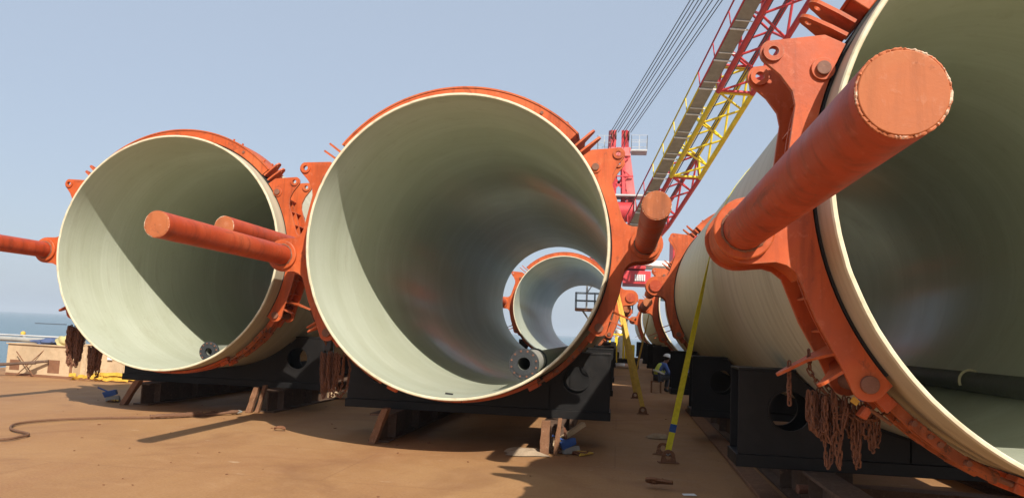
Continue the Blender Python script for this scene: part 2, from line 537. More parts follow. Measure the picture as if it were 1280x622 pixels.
pipe0 = obj('large_pipe', big_pipe_mesh(), ['inner', 'outer', 'cut'], smooth=True)
pipes = [
    (XL, 12.54, 'huge beige pipe beside the plywood crates at the deck edge'),
    (XM, 10.075, 'huge beige pipe with another pipe showing through its bore'),
    (XR, 5.12, 'huge beige pipe held down by the wide bright yellow strap'),
    (-2.18, 31.5, 'huge pipe seen through the bore of the pipe in front'),
    (XR, 26.6, 'huge pipe behind the crouching worker, largely hidden by orange clamps'),
    (XR, 48.1, 'farthest huge pipe, in line behind the others beside the walkway'),
]
for i, (x, y, lab) in enumerate(pipes):
    o = pipe0 if i == 0 else pipe0.copy()
    if i:
        col.objects.link(o)
    o.location = (x, y, CZ - RO)
    tag(o, lab, 'pipe', 'huge beige pipes in rows on the deck')

# ------------------------------------------------------------------ orange clamp frames
CL = 0.57      # axial length of a clamp
RODX = 2.45

def side_outline():
    o = arcpts(-33, 35.5, 2.020, 26)                      # along the pipe, upwards
    o += [P(35.4, 2.17)]
    bc = P(29.3, 2.43)
    o += arcpts(72, -40, 0.088, 8, bc)                    # ear
    o += [P(26.0, 2.33), P(23.9, 2.225), P(21.6, 2.182), P(17, 2.172), P(9.2, 2.185)]
    o += [P(7.6, 2.205), (2.235, 0.245), (2.29, 0.228)]
    o += arcpts(90, -90, 0.225, 14, (RODX, 0))            # rod boss
    o += [(2.30, -0.232), (2.235, -0.26), P(-8.4, 2.20), P(-10, 2.195), P(-17, 2.195), P(-25, 2.20)]
    o += arcpts(-8, -120, 0.11, 8, P(-30.4, 2.13))
    return o

SIDE = side_outline()
STRIP = arcpts(60, -90, 0.20, 12, (RODX, 0)) + [(2.31, -0.20), (2.225, -0.225), P(-8, 2.165), P(-9.5, 2.14)]

def strip_mesh(s, pts, t, y0, y1):
    bm = bmesh.new()
    pts = mirx(pts, s)
    V = []
    for i, (x, z) in enumerate(pts):
        a = Vector(pts[max(i - 1, 0)])
        b = Vector(pts[min(i + 1, len(pts) - 1)])
        d = (b - a).normalized()
        nrm = Vector((-d.y, d.x)) * (t if s < 0 else -t)
        V.append([bm.verts.new(c) for c in ((x, y0, z), (x, y1, z), (x + nrm.x, y1, z + nrm.y), (x + nrm.x, y0, z + nrm.y))])
    for A, B in zip(V, V[1:]):
        for k in range(4):
            bm.faces.new((A[k], A[(k + 1) % 4], B[(k + 1) % 4], B[k]))
    bm.faces.new(V[0])
    bm.faces.new(V[-1][::-1])
    return bm

def lug_mesh(s, ang, t, pts, holes=()):
    """radial plate with holes: outline and holes are in (r, y)"""
    bm = plate(pts, -t / 2, t / 2, holes, 14)
    a = R(ang)
    er, et = Vector((s * math.cos(a), 0, math.sin(a))), Vector((-s * math.sin(a), 0, math.cos(a)))
    bmesh.ops.transform(bm, matrix=Matrix(((er.x, et.x, 0, 0), (0, 0, 1, 0), (er.z, et.z, 0, 0), (0, 0, 0, 1))), verts=bm.verts[:])
    return bm

def tip(r, y, w, a0, a1, n=8):
    return [(r + w * math.cos(R(a0 + (a1 - a0) * k / n)), y + w * math.sin(R(a0 + (a1 - a0) * k / n))) for k in range(n + 1)]

LUG = [(2.04, 0.01), (2.04, CL - 0.01), (2.16, CL - 0.01), (2.19, 0.24)] + tip(2.30, 0.10, 0.075, 80, -90) + [(2.16, 0.01)]
LEVER_A = [(2.04, 0.01), (2.04, CL - 0.01), (2.18, CL - 0.01)] + tip(2.46, CL - 0.08, 0.055, 90, -80) + [(2.30, 0.36), (2.22, 0.10), (2.20, 0.01)]
LEVER_B = [(2.04, 0.01), (2.04, CL - 0.01), (2.15, CL - 0.01), (2.22, 0.30)] + tip(2.33, 0.075, 0.055, 80, -90) + [(2.16, 0.01)]

def weld_bead(c, r, y, seed, amt=0.004, w=0.010, n=72):
    rr = random.Random(seed)
    bm = bmesh.new()
    pts, rad = [], []
    for k in range(n):
        a = 2 * math.pi * k / n
        q = r + rr.uniform(-amt, amt)
        pts.append((c[0] + q * math.cos(a), y + rr.uniform(-0.003, 0.003), c[1] + q * math.sin(a)))
        rad.append(w * rr.uniform(0.65, 1.25))
    return sweep(bm, pts, rad, 6, True)

RODLEN = 3.05

def build_clamp(rods=True):
    """clamp with its origin at its lowest point; parts turn together about the pipe axis"""
    root = empty('pipe_clamp')
    prt = []
    def add(name, bm, mat, parent=None, **kw):
        o = obj(name, bm, mat, parent or root, **kw)
        if parent is None:
            prt.append(o)
        return o
    bm = bmesh.new()
    ring(bm, 2.001, 2.0185, -32, 212, 0.015, CL - 0.015, 90)
    add('rubber_liner', bm, 'rubber')
    # top band: skin, end plates, bolts
    bm = bmesh.new()
    ring(bm, 2.020, 2.165, 42.2, 137.8, 0.0, CL, 48)
    top = add('top_band', bm, 'orange', smooth=True, bevel=0.008)
    bm = bmesh.new()
    ring(bm, 2.163, 2.185, 41.9, 138.1, -0.012, CL + 0.012, 48)
    add('cover_plate', bm, 'orange', top, smooth=True)
    for a in (57, 123):
        c = P(a, 2.10)
        b = cyl((c[0], 0.002, c[1]), (c[0], -0.016, c[1]), 0.022, 10)
        add('bolt', b, 'pin', top)
    for a in (48, 66, 114, 132):
        c, d = P(a, 2.18), P(a, 2.215)
        for y in (0.12, 0.45):
            add('bolt', cyl((c[0], y, c[1]), (d[0], y, d[1]), 0.02, 6), 'orange', top)
    for s in (1, -1):
        seg = add('front_plate', plate(mirx(SIDE, s), 0, 0.04, [(s * P(29.3, 2.43)[0], P(29.3, 2.43)[1], 0.034)]), 'orange', bevel=0.005)
        rear = add('rear_plate', plate(mirx(SIDE, s), CL - 0.04, CL, [(s * P(29.3, 2.43)[0], P(29.3, 2.43)[1], 0.034)]), 'orange', bevel=0.005)
        def sring(r0, r1, a0, a1, y0, y1, n=18):
            bmx = bmesh.new()
            if s > 0:
                return ring(bmx, r0, r1, a0, a1, y0, y1, n)
            return ring(bmx, r0, r1, 180 - a1, 180 - a0, y0, y1, n)
        add('inner_shell', sring(2.037, 2.06, -29, 35, 0.04, CL - 0.04), 'orange', smooth=True)
        add('middle_web', sring(2.06, 2.15, -27, 34, 0.27, 0.295), 'orange')
        for a in (-19.5, -13, 12.5, 19, 25.5, 33):
            add('rib', radial_plate(s, a, 0.016, [(2.058, 0.04), (2.058, CL - 0.04), (2.145, CL - 0.04), (2.145, 0.04)]), 'orange')
        add('arm_flange', strip_mesh(s, STRIP, 0.022, 0.04, CL - 0.04), 'orange', smooth=True)
        # ear rings and the big pin
        ec, pc, hc = P(29.3, 2.43), P(29.3, 2.085), P(-30.4, 2.13)
        for y0, pl in ((-0.022, seg), (CL - 0.062, rear)):
            bm = bmesh.new()
            ring(bm, 0.034, 0.068, 0, 360, y0, y0 + 0.022, 20)
            bmesh.ops.translate(bm, verts=bm.verts[:], vec=(s * ec[0], 0, ec[1]))
            add('ear_ring', bm, 'orange', pl)
        add('washer', cyl((s * pc[0], 0.001, pc[1]), (s * pc[0], -0.02, pc[1]), 0.078, 24), 'orange', seg, bevel=0.004)
        add('pin', cyl((s * pc[0], -0.018, pc[1]), (s * pc[0], -0.045, pc[1]), 0.048, 20), 'pin', seg, bevel=0.005)
        add('hinge_pin', cyl((s * hc[0], CL + 0.03, hc[1]), (s * hc[0], -0.035, hc[1]), 0.058, 20), 'pin', bevel=0.005)
        # joint lugs above, lever plates below
        for la in (37.4, 40.4):
            add('lug', lug_mesh(s, la, 0.026, LUG, [(2.305, 0.10, 0.026)]), 'orange')
        add('lever_plate', lug_mesh(s, -23.2, 0.02, LEVER_A), 'orange')
        add('lever_plate', lug_mesh(s, -26.4, 0.02, LEVER_B), 'orange')
        # lower tension strap: clevis blocks and two flat bars to the bottom
        for y in (0.085, 0.365):
            add('clevis', sring(2.06, 2.15, -36.5, -31.5, y, y + 0.035, 4), 'orange', bevel=0.004)
            add('clevis', sring(2.06, 2.15, -36.5, -31.5, y + 0.085, y + 0.12, 4), 'orange', bevel=0.004)
            for k, (a0, a1) in enumerate(((-41.5, -35.2), (-47.0, -40.3), (-52.5, -45.8))):
                oo = 0.036 if k % 2 == 0 else 0.002
                for e in (0, 1):
                    y0 = y + (oo if e == 0 else 0.12 - oo - 0.022)
                    add('link_plate', sring(2.045, 2.115, a0, a1, y0, y0 + 0.022, 4), 'rusty_orange', bevel=0.005)
                pc2 = P(a0 + 0.8, 2.08)
                add('link_pin', cyl((s * pc2[0], y - 0.015, pc2[1]), (s * pc2[0], y + 0.135, pc2[1]), 0.019, 10), 'pin')
            t0, t1 = P(-57.5, 2.075), P(-51.5, 2.08)
            add('tensioner', tube(bmesh.new(), (s * t0[0], y + 0.06, t0[1]), (s * t1[0], y + 0.06, t1[1]), 0.042, 8), 'rusty_orange', bevel=0.006)
            t0, t1 = P(-61.5, 2.07), P(-57.4, 2.075)
            add('tension_screw', tube(bmesh.new(), (s * t0[0], y + 0.06, t0[1]), (s * t1[0], y + 0.06, t1[1]), 0.020, 10), 'pin')
            add('strap_bar', sring(2.012, 2.050, -89.8, -60.5, y - 0.01, y + 0.13, 14), 'orange', smooth=True, bevel=0.004)
            add('strap_lug', sring(2.05, 2.115, -65, -61, y + 0.02, y + 0.10, 4), 'orange', bevel=0.006)
        add('spreader_bar', cyl((s * P(-44, 2.08)[0], 0.06, P(-44, 2.08)[1]), (s * P(-44, 2.08)[0], CL - 0.05, P(-44, 2.08)[1]), 0.016, 10), 'pin')
        add('strap_edge', sring(2.022, 2.06, -89.8, -62, 0.225, 0.345, 12), 'orange', smooth=True)
        if rods:
            rod = add('rod', cyl((s * RODX, -RODLEN + 0.012, 0), (s * RODX, CL + 0.05, 0), 0.137, 48), 'rod', smooth=True)
            add('end_cap', cyl((s * RODX, -RODLEN, 0), (s * RODX, -RODLEN + 0.02, 0), 0.129, 48), 'cap', rod, smooth=True, bevel=0.004)
            add('weld_bead', weld_bead((s * RODX, 0), 0.1322, -RODLEN + 0.008, 3 + s, 0.0007, 0.0052, 150), 'weld', rod, smooth=True)
            bm = bmesh.new()
            ring(bm, 0.136, 0.20, 0, 360, -0.05, 0.0, 40)
            bmesh.ops.translate(bm, verts=bm.verts[:], vec=(s * RODX, 0, 0))
            add('rod_collar', bm, 'orange', rod, smooth=True, bevel=0.012)
            bm = weld_bead((s * RODX, 0), 0.142, -0.052, 8 + s, 0.003, 0.012)
            add('weld_bead', bm, 'pin', rod, smooth=True)
    return root, prt

ZB = 2.10
clamp0, _p = build_clamp()
clamps = [   # x, y, turn of the left arm, turn of the right arm, reversed, left arm gap, label
    (XL, 12.54 + 0.33, 0.3, 2.7, 0, 0.0, 'orange clamp frame on the pipe beside the plywood crates'),
    (XM, 10.075 + 0.33, 4.4, 2.5, 0, 0.0, 'orange clamp frame at the open end of the pipe another shows through'),
    (XR, 5.12 + 0.33, 8.5, 6.5, 0, 0.010, 'orange clamp frame with the big rusty chain bundle below it'),
    (-2.18, 31.5 + 0.33, -2.0, -2.0, 0, 0.0, 'orange clamp frame on the pipe seen through the front bore'),
    (XR, 26.6 + 0.33, 1.0, 2.0, 0, 0.0, 'orange clamp frame just beyond the crouching worker'),
    (XM, 24.3, -1.5, -1.0, 1, 0.0, 'orange clamp frame behind the slanted dull yellow straps'),
    (XR, 19.6, 3.0, 3.0, 1, 0.0, 'orange clamp frame round the strapped pipe, in front of the worker'),
    (XR, 48.1 + 0.33, 1.5, 1.5, 0, 0.0, 'orange clamp frame on the farthest pipe, nearest the crane platform'),
]
def roll_parts(root, la, ra, gap):
    for ch in root.children:
        xs = [c[0] for c in ch.bound_box]
        mx = (min(xs) + max(xs)) / 2
        ang = la if mx < -0.3 else ra if mx > 0.3 else (la + ra) / 2
        if 'strap' in ch.name and abs(mx) < 1.2:
            ang = (la + ra) / 2
        ch.location = (-gap * (4 if ch.name.startswith('rod') else 1) if mx < -1.2 else 0, 0, ZB)
        ch.rotation_euler = (0, -R(ang), 0)
for i, (x, y, la, ra, flip, gap, lab) in enumerate(clamps):
    o = clamp0 if i == 0 else copy_tree(clamp0)
    tag(o, lab, 'clamp', 'orange clamp frames round the pipes')
    o.location = (x, y, CZ - ZB)
    if flip:
        o.rotation_euler = (0, 0, math.pi)
    roll_parts(o, la, ra, gap)

# ------------------------------------------------------------------ cradles and skid rails
def cradle():
    root = empty('pipe_cradle')
    def outline(zb):
        o = [(-2.03, zb), (2.03, zb), (2.03, 1.37), (1.47, 1.37)]
        a0 = math.degrees(math.atan2(1.37 - CZ, 1.47))
        o += arcpts(a0 - 0.6, -180 - a0 + 0.6, 2.025, 36, (0, CZ))
        o += [(-1.47, 1.37), (-2.03, 1.37)]
        return o
    holes = [(1.52, 0.98, 0.20), (-1.52, 0.98, 0.20)]
    fp = obj('front_plate', plate(outline(0.53), 0, 0.03, holes, 28), 'black', root, bevel=0.004)
    rp = obj('rear_plate', plate(outline(0.53), 0.57, 0.60, holes, 28), 'black', root, bevel=0.004)
    for pl, y0, y1 in ((fp, -0.012, 0.0), (rp, 0.60, 0.612)):
        for s in (1, -1):
            bm = bmesh.new()
            ring(bm, 0.20, 0.228, 0, 360, y0, y1, 28)
            bmesh.ops.translate(bm, verts=bm.verts[:], vec=(s * 1.52, 0, 0.98))
            obj('hole_rim', bm, 'black', pl)
    obj('bottom_beam', box(-2.05, 2.05, -0.03, 0.63, 0.405, 0.53), 'black', root, bevel=0.006)
    for s in (1, -1):
        a, b = sorted((s * 2.032, s * 1.46))
        obj('top_flange', box(a, b, -0.01, 0.61, 1.372, 1.397), 'black', root, bevel=0.004)
        a, b = sorted((s * 1.80, s * 1.82))
        obj('end_web', box(a, b, 0.03, 0.57, 0.53, 1.372), 'black', root)
        for x in (0.35, 1.12):
            a, b = sorted((s * x, s * (x + 0.02)))
            zt = CZ - math.sqrt(2.03 ** 2 - (x + 0.02) ** 2) - 0.01
            obj('stiffener', box(a, b, -0.05 + 0.05, 0.57, 0.532, zt), 'black', root)
    bm = bmesh.new()
    ring(bm, 2.003, 2.024, -132, -48, 0.02, 0.58, 40)
    bmesh.ops.translate(bm, verts=bm.verts[:], vec=(0, 0, CZ))
    obj('rubber_pad', bm, 'rubber', root)
    return root

cr0 = cradle()
cr_spots = []
for x, y0, offs, who in ((XL, 12.54, (2.3, 7.5, 12.7), 'of the pipe beside the plywood crates'),
                         (XM, 10.075, (2.15, 7.3, 12.6), 'of the see-through pipe before the crane'),
                         (XR, 5.12, (3.45, 8.65, 13.9), 'of the pipe under the bright yellow strap'),
                         (XM, 31.5, (2.3, 8, 13), 'of the pipe seen through the front bore'),
                         (XR, 26.6, (2.3, 8, 14), 'of the pipe behind the crouching worker'),
                         (XR, 48.1, (2.3, 8), 'of the farthest pipe')):
    for k, f in enumerate(offs):
        cr_spots.append((x, y0 + f, '%s black steel cradle from the open end %s' % (('first', 'second', 'third')[k], who)))
for i, (x, y, lab) in enumerate(cr_spots):
    o = cr0 if i == 0 else copy_tree(cr0)
    o.location = (x, y, 0)
    tag(o, lab, 'cradle', 'black cradles carrying the pipes')

def rail_bm(L):
    bm = bmesh.new()
    bx(bm, -0.15, 0.15, 0, L, 0.0, 0.025)
    bx(bm, -0.15, 0.15, 0, L, 0.37, 0.40)
    bx(bm, -0.012, 0.012, 0, L, 0.025, 0.37)
    y = 0.4
    while y < L:
        for s in (1, -1):
            a, b = sorted((s * 0.012, s * 0.14))
            bx(bm, a, b, y, y + 0.012, 0.026, 0.369)
        y += 1.4
    return bm

rail0 = obj('skid_rail', rail_bm(15.2), 'rail')
rl = []
for x, y0, who in ((XL, 12.54 + 1.7, 'of the pipe beside the plywood crates'), (XM, 10.075 + 1.35, 'of the see-through pipe before the crane'),
                   (XR, 5.12 + 1.4, 'of the pipe under the bright yellow strap')):
    for s, sd_ in ((-1.25, 'seaward'), (1.25, 'inboard')):
        rl.append((x + s, y0, sd_ + ' rusty steel skid rail ' + who.replace('of ', 'under ', 1)))
for i, (x, y, lab) in enumerate(rl):
    o = rail0 if i == 0 else rail0.copy()
    if i:
        col.objects.link(o)
    o.location = (x, y, 0.004)
    tag(o, lab, 'rail', 'skid rails under the cradles')

# ------------------------------------------------------------------ timber props at the rail ends
def prop(x, y, lean, h, w, d, lab, mat='plank', seed=0):
    bm = bmesh.new()
    for k in range(6):
        t = k / 5
        res = None
    V = []
    rr = random.Random(seed)
    for k in range(6):
        t = k / 5
        cx = lean * t
        V.append([bm.verts.new((cx + sx * w / 2 + rr.uniform(-.006, .006), sy * d / 2 + rr.uniform(-.008, .008), h * t)) for sx, sy in ((-1, -1), (1, -1), (1, 1), (-1, 1))])
    for A, B in zip(V, V[1:]):
        for k in range(4):
            bm.faces.new((A[k], A[(k + 1) % 4], B[(k + 1) % 4], B[k]))
    bm.faces.new(V[0])
    bm.faces.new(V[-1])
    o = obj('timber_prop', bm, mat, bevel=0.008)
    o.location = (x, y, 0.002)
    tag(o, lab, 'timber', 'timber props at the rail ends')
    return o

prop(-3.43, 11.30, 0.17, 0.50, 0.10, 0.16, 'leaning rusty-brown timber prop with sunlit foot beneath the pipe with the see-through bore', seed=1)
prop(-9.13, 14.12, 0.26, 0.46, 0.12, 0.14, 'dark leaning timber prop next to the blue ratchet', 'brown', seed=2)
prop(-6.62, 14.05, 0.12, 0.46, 0.10, 0.10, 'split leaning timber prop by the end of the brown rope', seed=3)
prop(-6.49, 14.12, 0.12, 0.50, 0.07, 0.10, 'thin timber prop leaning behind the split prop by the brown rope', seed=4)
prop(-0.97, 11.18, 0.02, 0.47, 0.12, 0.12, 'upright timber prop above the folded cardboard sheet', seed=5)
prop(-0.82, 11.30, 0.05, 0.50, 0.06, 0.10, 'narrow upright timber prop behind the one above the cardboard', seed=6)

def lying_beam(a, b, w, h, lab, mat, cat='timber'):
    a, b = Vector(a), Vector(b)
    L = (b - a).length
    o = obj('lying_beam', jitter(box(-w / 2, w / 2, 0, L, 0, h), 0.004), mat, bevel=0.006)
    o.location = (a.x, a.y, a.z)
    d = b - a
    o.rotation_euler = (math.asin(d.z / L), 0, -math.atan2(d.x, d.y))
    tag(o, lab, cat)
    return o

lying_beam((-7.35, 16.6, 0.03), (-4.9, 18.6, 0.06), 0.14, 0.12, 'pale square timber lying on the deck between two pipes', 'pale_timber')
lying_beam((-0.95, 11.55, 0.01), (-0.45, 11.85, 0.36), 0.09, 0.06, 'short pale board leaning up behind the blue ratchet near the upright prop', 'pale_timber')
lying_beam((1.62, 7.2, 0.006), (1.72, 19.5, 0.006), 0.24, 0.05, 'long flat timber running along the deck beneath the strapped pipe', 'plank')
lying_beam((2.05, 9.6, 0.006), (4.7, 9.4, 0.006), 0.30, 0.12, 'wide timber bearer lying across under the strapped pipe', 'plank')
lying_beam((2.4, 9.2, 0.13), (2.45, 10.1, 0.13), 0.26, 0.18, 'short dark block stacked on the bearer under the strapped pipe', 'rail', 'block')

# screw jack under the right-hand pipe
t = thing('screw_jack', 'dark screw jack standing under the chain bundle', 'jack', (2.03, 8.55, 0))
obj('foot', box(-0.14, 0.14, -0.14, 0.14, 0.003, 0.03), 'rail', t, bevel=0.004)
obj('body', box(-0.085, 0.085, -0.085, 0.085, 0.03, 0.27), 'rail', t, bevel=0.01)
obj('screw', cyl((0, 0, 0.27), (0, 0, 0.37), 0.035, 14), 'pin', t)
obj('head', cyl((0, 0, 0.37), (0, 0, 0.40), 0.06, 14), 'rail', t)
obj('handle', cyl((-0.22, -0.05, 0.23), (-0.08, -0.02, 0.23), 0.045, 14), 'pin', t)

# ------------------------------------------------------------------ small flanged pipes lying in the big ones
def small_pipe(x, y0, ldx, ldz, L, rp, rf, lab, mat='small_pipe', bracket=False):
    root = thing('flanged_pipe', lab, 'pipe', (x + ldx, y0, CZ + ldz), 0, 'small flanged pipes lying inside the big ones')
    bm = bmesh.new()
    rin = rp * 0.62
    ring(bm, rin, rp, 0, 360, 0.05, L, 32)
    obj('barrel', bm, mat, root, smooth=True)
    bm = bmesh.new()
    ring(bm, rin, rf, 0, 360, 0.0, 0.055, 36)
    fl = obj('flange', bm, 'flange', root, smooth=True, bevel=0.006)
    bm = bmesh.new()
    ring(bm, rin + 0.001, rp * 1.12, 0, 360, -0.012, 0.0, 32)
    obj('gasket_face', bm, 'flange', fl, smooth=True)
    for k in range(12):
        a = 2 * math.pi * (k + 0.5) / 12
        c = (rf * 0.84 * math.cos(a), rf * 0.84 * math.sin(a))
        obj('bolt', cyl((c[0], -0.012, c[1]), (c[0], 0.075, c[1]), 0.014, 6), 'pin', fl)
    if bracket:
        bm = bmesh.new()
        ring(bm, rp + 0.001, rp + 0.03, 0, 360, 0.35, 1.35, 32)
        obj('pale_sleeve', bm, 'grey', root, smooth=True)
        bm = bmesh.new()
        ring(bm, rp + 0.001, rp + 0.05, 0, 360, 1.35, 1.47, 32)
        obj('coupling', bm, 'flange', root, smooth=True)
    return root

small_pipe(XM, 10.55, 0.915, -1.505, 16.5, 0.135, 0.20, 'small flanged pipe with pale sleeve, lying in the bore another pipe shows through', bracket=True)
small_pipe(XL, 13.05, 0.655, -1.655, 16.5, 0.105, 0.172, 'small flanged pipe lying inside the pipe beside the plywood crates')
small_pipe(XR, 6.0, 1.08, -1.465, 16, 0.125, 0.20, 'dark small pipe lying inside the pipe held by the bright yellow strap', 'dark_pipe')

# pale cord tied round the dark small pipe
bm = bmesh.new()
cx, cz = XR + 1.08, CZ - 1.465
pts = []
for k in range(26):
    a = R(200 - k * 9)
    pts.append((cx + 0.142 * math.cos(a), 10.7 + 0.004 * k, cz + 0.142 * math.sin(a)))
pts += [(cx + 0.16, 10.85, cz - 0.01), (cx + 0.19, 10.95, cz + 0.05), (cx + 0.1, 11.0, cz + 0.13)]
sweep(bm, pts, 0.017, 6)
tag(obj('cord_tie', bm, 'hemp', smooth=True), 'pale frayed cord tied round the dark small pipe', 'cord')

# scrap lying on the floor of the middle bore
tag(obj('scrap', jitter(box(-0.05, 0.06, -0.02, 0.02, 0, 0.02), 0.008, 5), 'rubber', loc=(-2.22, 10.62, CZ - RI + 0.004)), 'tiny dark scrap on the sunlit floor of the see-through bore', 'scrap')

# ------------------------------------------------------------------ chains
def link_template(Lk, wr, n=10, m=5):
    hw, hl = Lk * 0.22, Lk * 0.5 - Lk * 0.22
    pts = []
    for k in range(n):
        a = 2 * math.pi * k / n
        x, y = hw * math.cos(a), hw * math.sin(a)
        y += hl if y >= 0 else -hl
        pts.append((x, y))
    V, F = [], []
    for k in range(n):
        p0 = Vector(pts[k])
        d = (Vector(pts[(k + 1) % n]) - Vector(pts[k - 1])).normalized()
        nr = Vector((d.y, -d.x))
        for j in range(m):
            b = 2 * math.pi * j / m
            V.append(Vector((p0.x + nr.x * wr * math.cos(b), wr * math.sin(b), p0.y + nr.y * wr * math.cos(b))))
    for k in range(n):
        for j in range(m):
            F.append((k * m + j, ((k + 1) % n) * m + j, ((k + 1) % n) * m + (j + 1) % m, k * m + (j + 1) % m))
    return V, F

def chain_mesh(paths, Lk=0.06, wr=0.0075, seed=0):
    V0, F0 = link_template(Lk, wr)
    verts, faces = [], []
    rr = random.Random(seed)
    pitch = Lk - 2.6 * wr
    for path in paths:
        path = [Vector(q) for q in path]
        seglen = [(b - a).length for a, b in zip(path, path[1:])]
        tot = sum(seglen)
        n = int(tot / pitch)
        tw0 = rr.uniform(0, 3.14)
        for i in range(n):
            s = (i + 0.5) * pitch
            k = 0
            while k < len(seglen) - 1 and s > seglen[k]:
                s -= seglen[k]
                k += 1
            d = (path[k + 1] - path[k]).normalized()
            c = path[k] + d * s
            q = d.to_track_quat('Z', 'Y') @ Quaternion((0, 0, 1), tw0 + (i % 2) * math.pi / 2 + rr.uniform(-0.25, 0.25))
            base = len(verts)
            for v in V0:
                verts.append(c + q @ v)
            for f in F0:
                faces.append(tuple(base + e for e in f))
    bm = bmesh.new()
    bv = [bm.verts.new(v) for v in verts]
    for f in faces:
        bm.faces.new([bv[e] for e in f])
    return bm

def uloop(x, y, z, w, h, rr, n=12, dy=0.0):
    """hanging loop: down, round the bottom, up again"""
    pts = []
    for k in range(n + 1):
        t = k / n
        a = math.pi * t
        px = x - w / 2 * math.cos(a)
        pz = z - h * (math.sin(a) ** 0.55)
        pts.append((px + rr.uniform(-.006, .006), y + dy * (t - .5) + rr.uniform(-.008, .008), pz))
    return pts

def chain_bundle(lab, c, loops, Lk, wr, seed, spread=(0.16, 0.09), hr=(0.25, 0.55), extra=(), parent_parts=None):
    rr = random.Random(seed)
    root = thing('chain_bundle', lab, 'chain', c, 0, 'rusty chain bundles hung on the clamps')
    for k in range(loops):
        x = rr.uniform(-spread[0], spread[0])
        y = rr.uniform(-spread[1], spread[1])
        h = rr.uniform(*hr)
        ps = [uloop(x, y, rr.uniform(-0.06, 0.02), rr.uniform(0.05, 0.11), h, rr, dy=rr.uniform(-.06, .06))]
        obj('chain_loop', chain_mesh(ps, Lk, wr, seed + k), 'chain', root, smooth=True)
    for e in extra:
        obj('chain_run', chain_mesh([e], Lk, wr, seed + 99), 'chain', root, smooth=True)
    return root

# below the right-hand clamp
cb = chain_bundle('big rusty chain bundle hanging under the strapped pipe', (1.42, 5.86, 1.33), 18, 0.060, 0.0062, 11, (0.085, 0.10), (0.16, 0.30),
             extra=[[(-0.10, 0.02, 0.29), (-0.09, 0.02, 0.14), (-0.04, 0.0, 0.06), (0.02, 0, -0.02)], [(-0.02, -0.05, 0.02), (0.08, -0.05, -0.08), (0.2, -0.05, -0.165), (0.30, -0.06, -0.16), (0.40, -0.05, -0.10), (0.44, 0.0, -0.05)],
                    [(0.0, 0.05, 0.08), (0.10, 0.0, -0.05), (0.18, -0.02, -0.13), (0.27, 0, -0.17), (0.37, 0.02, -0.13)]])
rr = random.Random(5)
for k, (x, z, h) in enumerate([(0.17, -0.06, 0.22), (0.20, -0.06, 0.40), (0.225, -0.07, 0.42), (0.26, -0.08, 0.20), (0.15, -0.06, 0.15), (0.30, -0.09, 0.27), (0.02, -0.05, 0.44), (0.08, -0.06, 0.42), (0.24, -0.04, 0.15), (0.33, -0.10, 0.24), (0.19, -0.03, 0.28)]):
    obj('chain_loop', chain_mesh([uloop(x, rr.uniform(-.07, .05), z, rr.uniform(.03, .07), h, rr)], 0.060, 0.0062, k), 'chain', cb, smooth=True)
lt = thing('chain_hoist', 'lever chain hoist with blue hook and yellow tag between the chains of the strapped pipe', 'hoist', (1.63, 5.68, 1.30))
obj('hook_block', jitter(box(-0.035, 0.035, -0.03, 0.03, 0.0, 0.06), 0.006, 2), 'blue', lt, bevel=0.01)
obj('body', jitter(box(0.02, 0.075, -0.04, 0.04, -0.10, -0.02, mat=Matrix.Rotation(R(35), 4, 'Y')), 0.004, 3), 'orange', lt, bevel=0.008)
obj('yellow_tag', box(-0.08, -0.03, -0.045, -0.037, -0.06, -0.02, mat=Matrix.Rotation(R(35), 4, 'Y')), 'yellow_dull', lt)
obj('lever', cyl((0.03, -0.03, -0.05), (0.16, -0.05, -0.14), 0.013, 8), 'rust', lt)
one = chain_mesh([[(0, 0, 0.30), (0, 0, 0.12), (0.004, 0, 0.0)]], 0.055, 0.007, 3)
o = obj('hanging_chain', one, 'chain', smooth=True, loc=(1.20, 5.93, 1.23))
tag(o, 'short single chain hanging from the rounded lever plate tip of the strapped pipe', 'chain')
# between the left and middle pipes
chain_bundle('rusty chain bundle hanging between two pipes above the pale timber', (-4.05, 11.2, 1.25), 12, 0.06, 0.0075, 21, (0.16, 0.10), (0.35, 0.62),
             extra=[[(-0.22, -0.45, 0.58), (-0.15, -0.25, 0.3), (-0.05, 0, 0)], [(0.15, 0, 0.1), (0.25, 0, -0.2), (0.22, 0, -0.5), (0.13, 0, -0.62), (0.0, 0, -0.55)]])
o = obj('hook_block', jitter(box(-0.05, 0.05, -0.05, 0.05, 0, 0.16), 0.01, 4), 'flange', bevel=0.015, loc=(-4.12, 11.15, 1.28))
tag(o, 'grey hook block above the chain bundle between two pipes', 'hook')
# left of the left pipe
chain_bundle('long dark rusty chain bundle in front of the plywood crate corner', (-9.74, 13.45, 1.42), 26, 0.07, 0.009, 31, (0.11, 0.08), (0.30, 0.72),
             extra=[[(-0.06, -0.15, 0.40), (-0.03, -0.06, 0.2), (0, 0, 0)], [(0.02, -0.15, 0.36), (0.03, -0.05, 0.18), (0.04, 0, 0)]])
chain_bundle('short dark rusty chain bundle above the yellow slings', (-9.25, 13.3, 1.06), 22, 0.07, 0.009, 41, (0.10, 0.08), (0.26, 0.48),
             extra=[[(-0.22, -0.2, 0.56), (-0.12, -0.1, 0.3), (0, 0, 0)]])

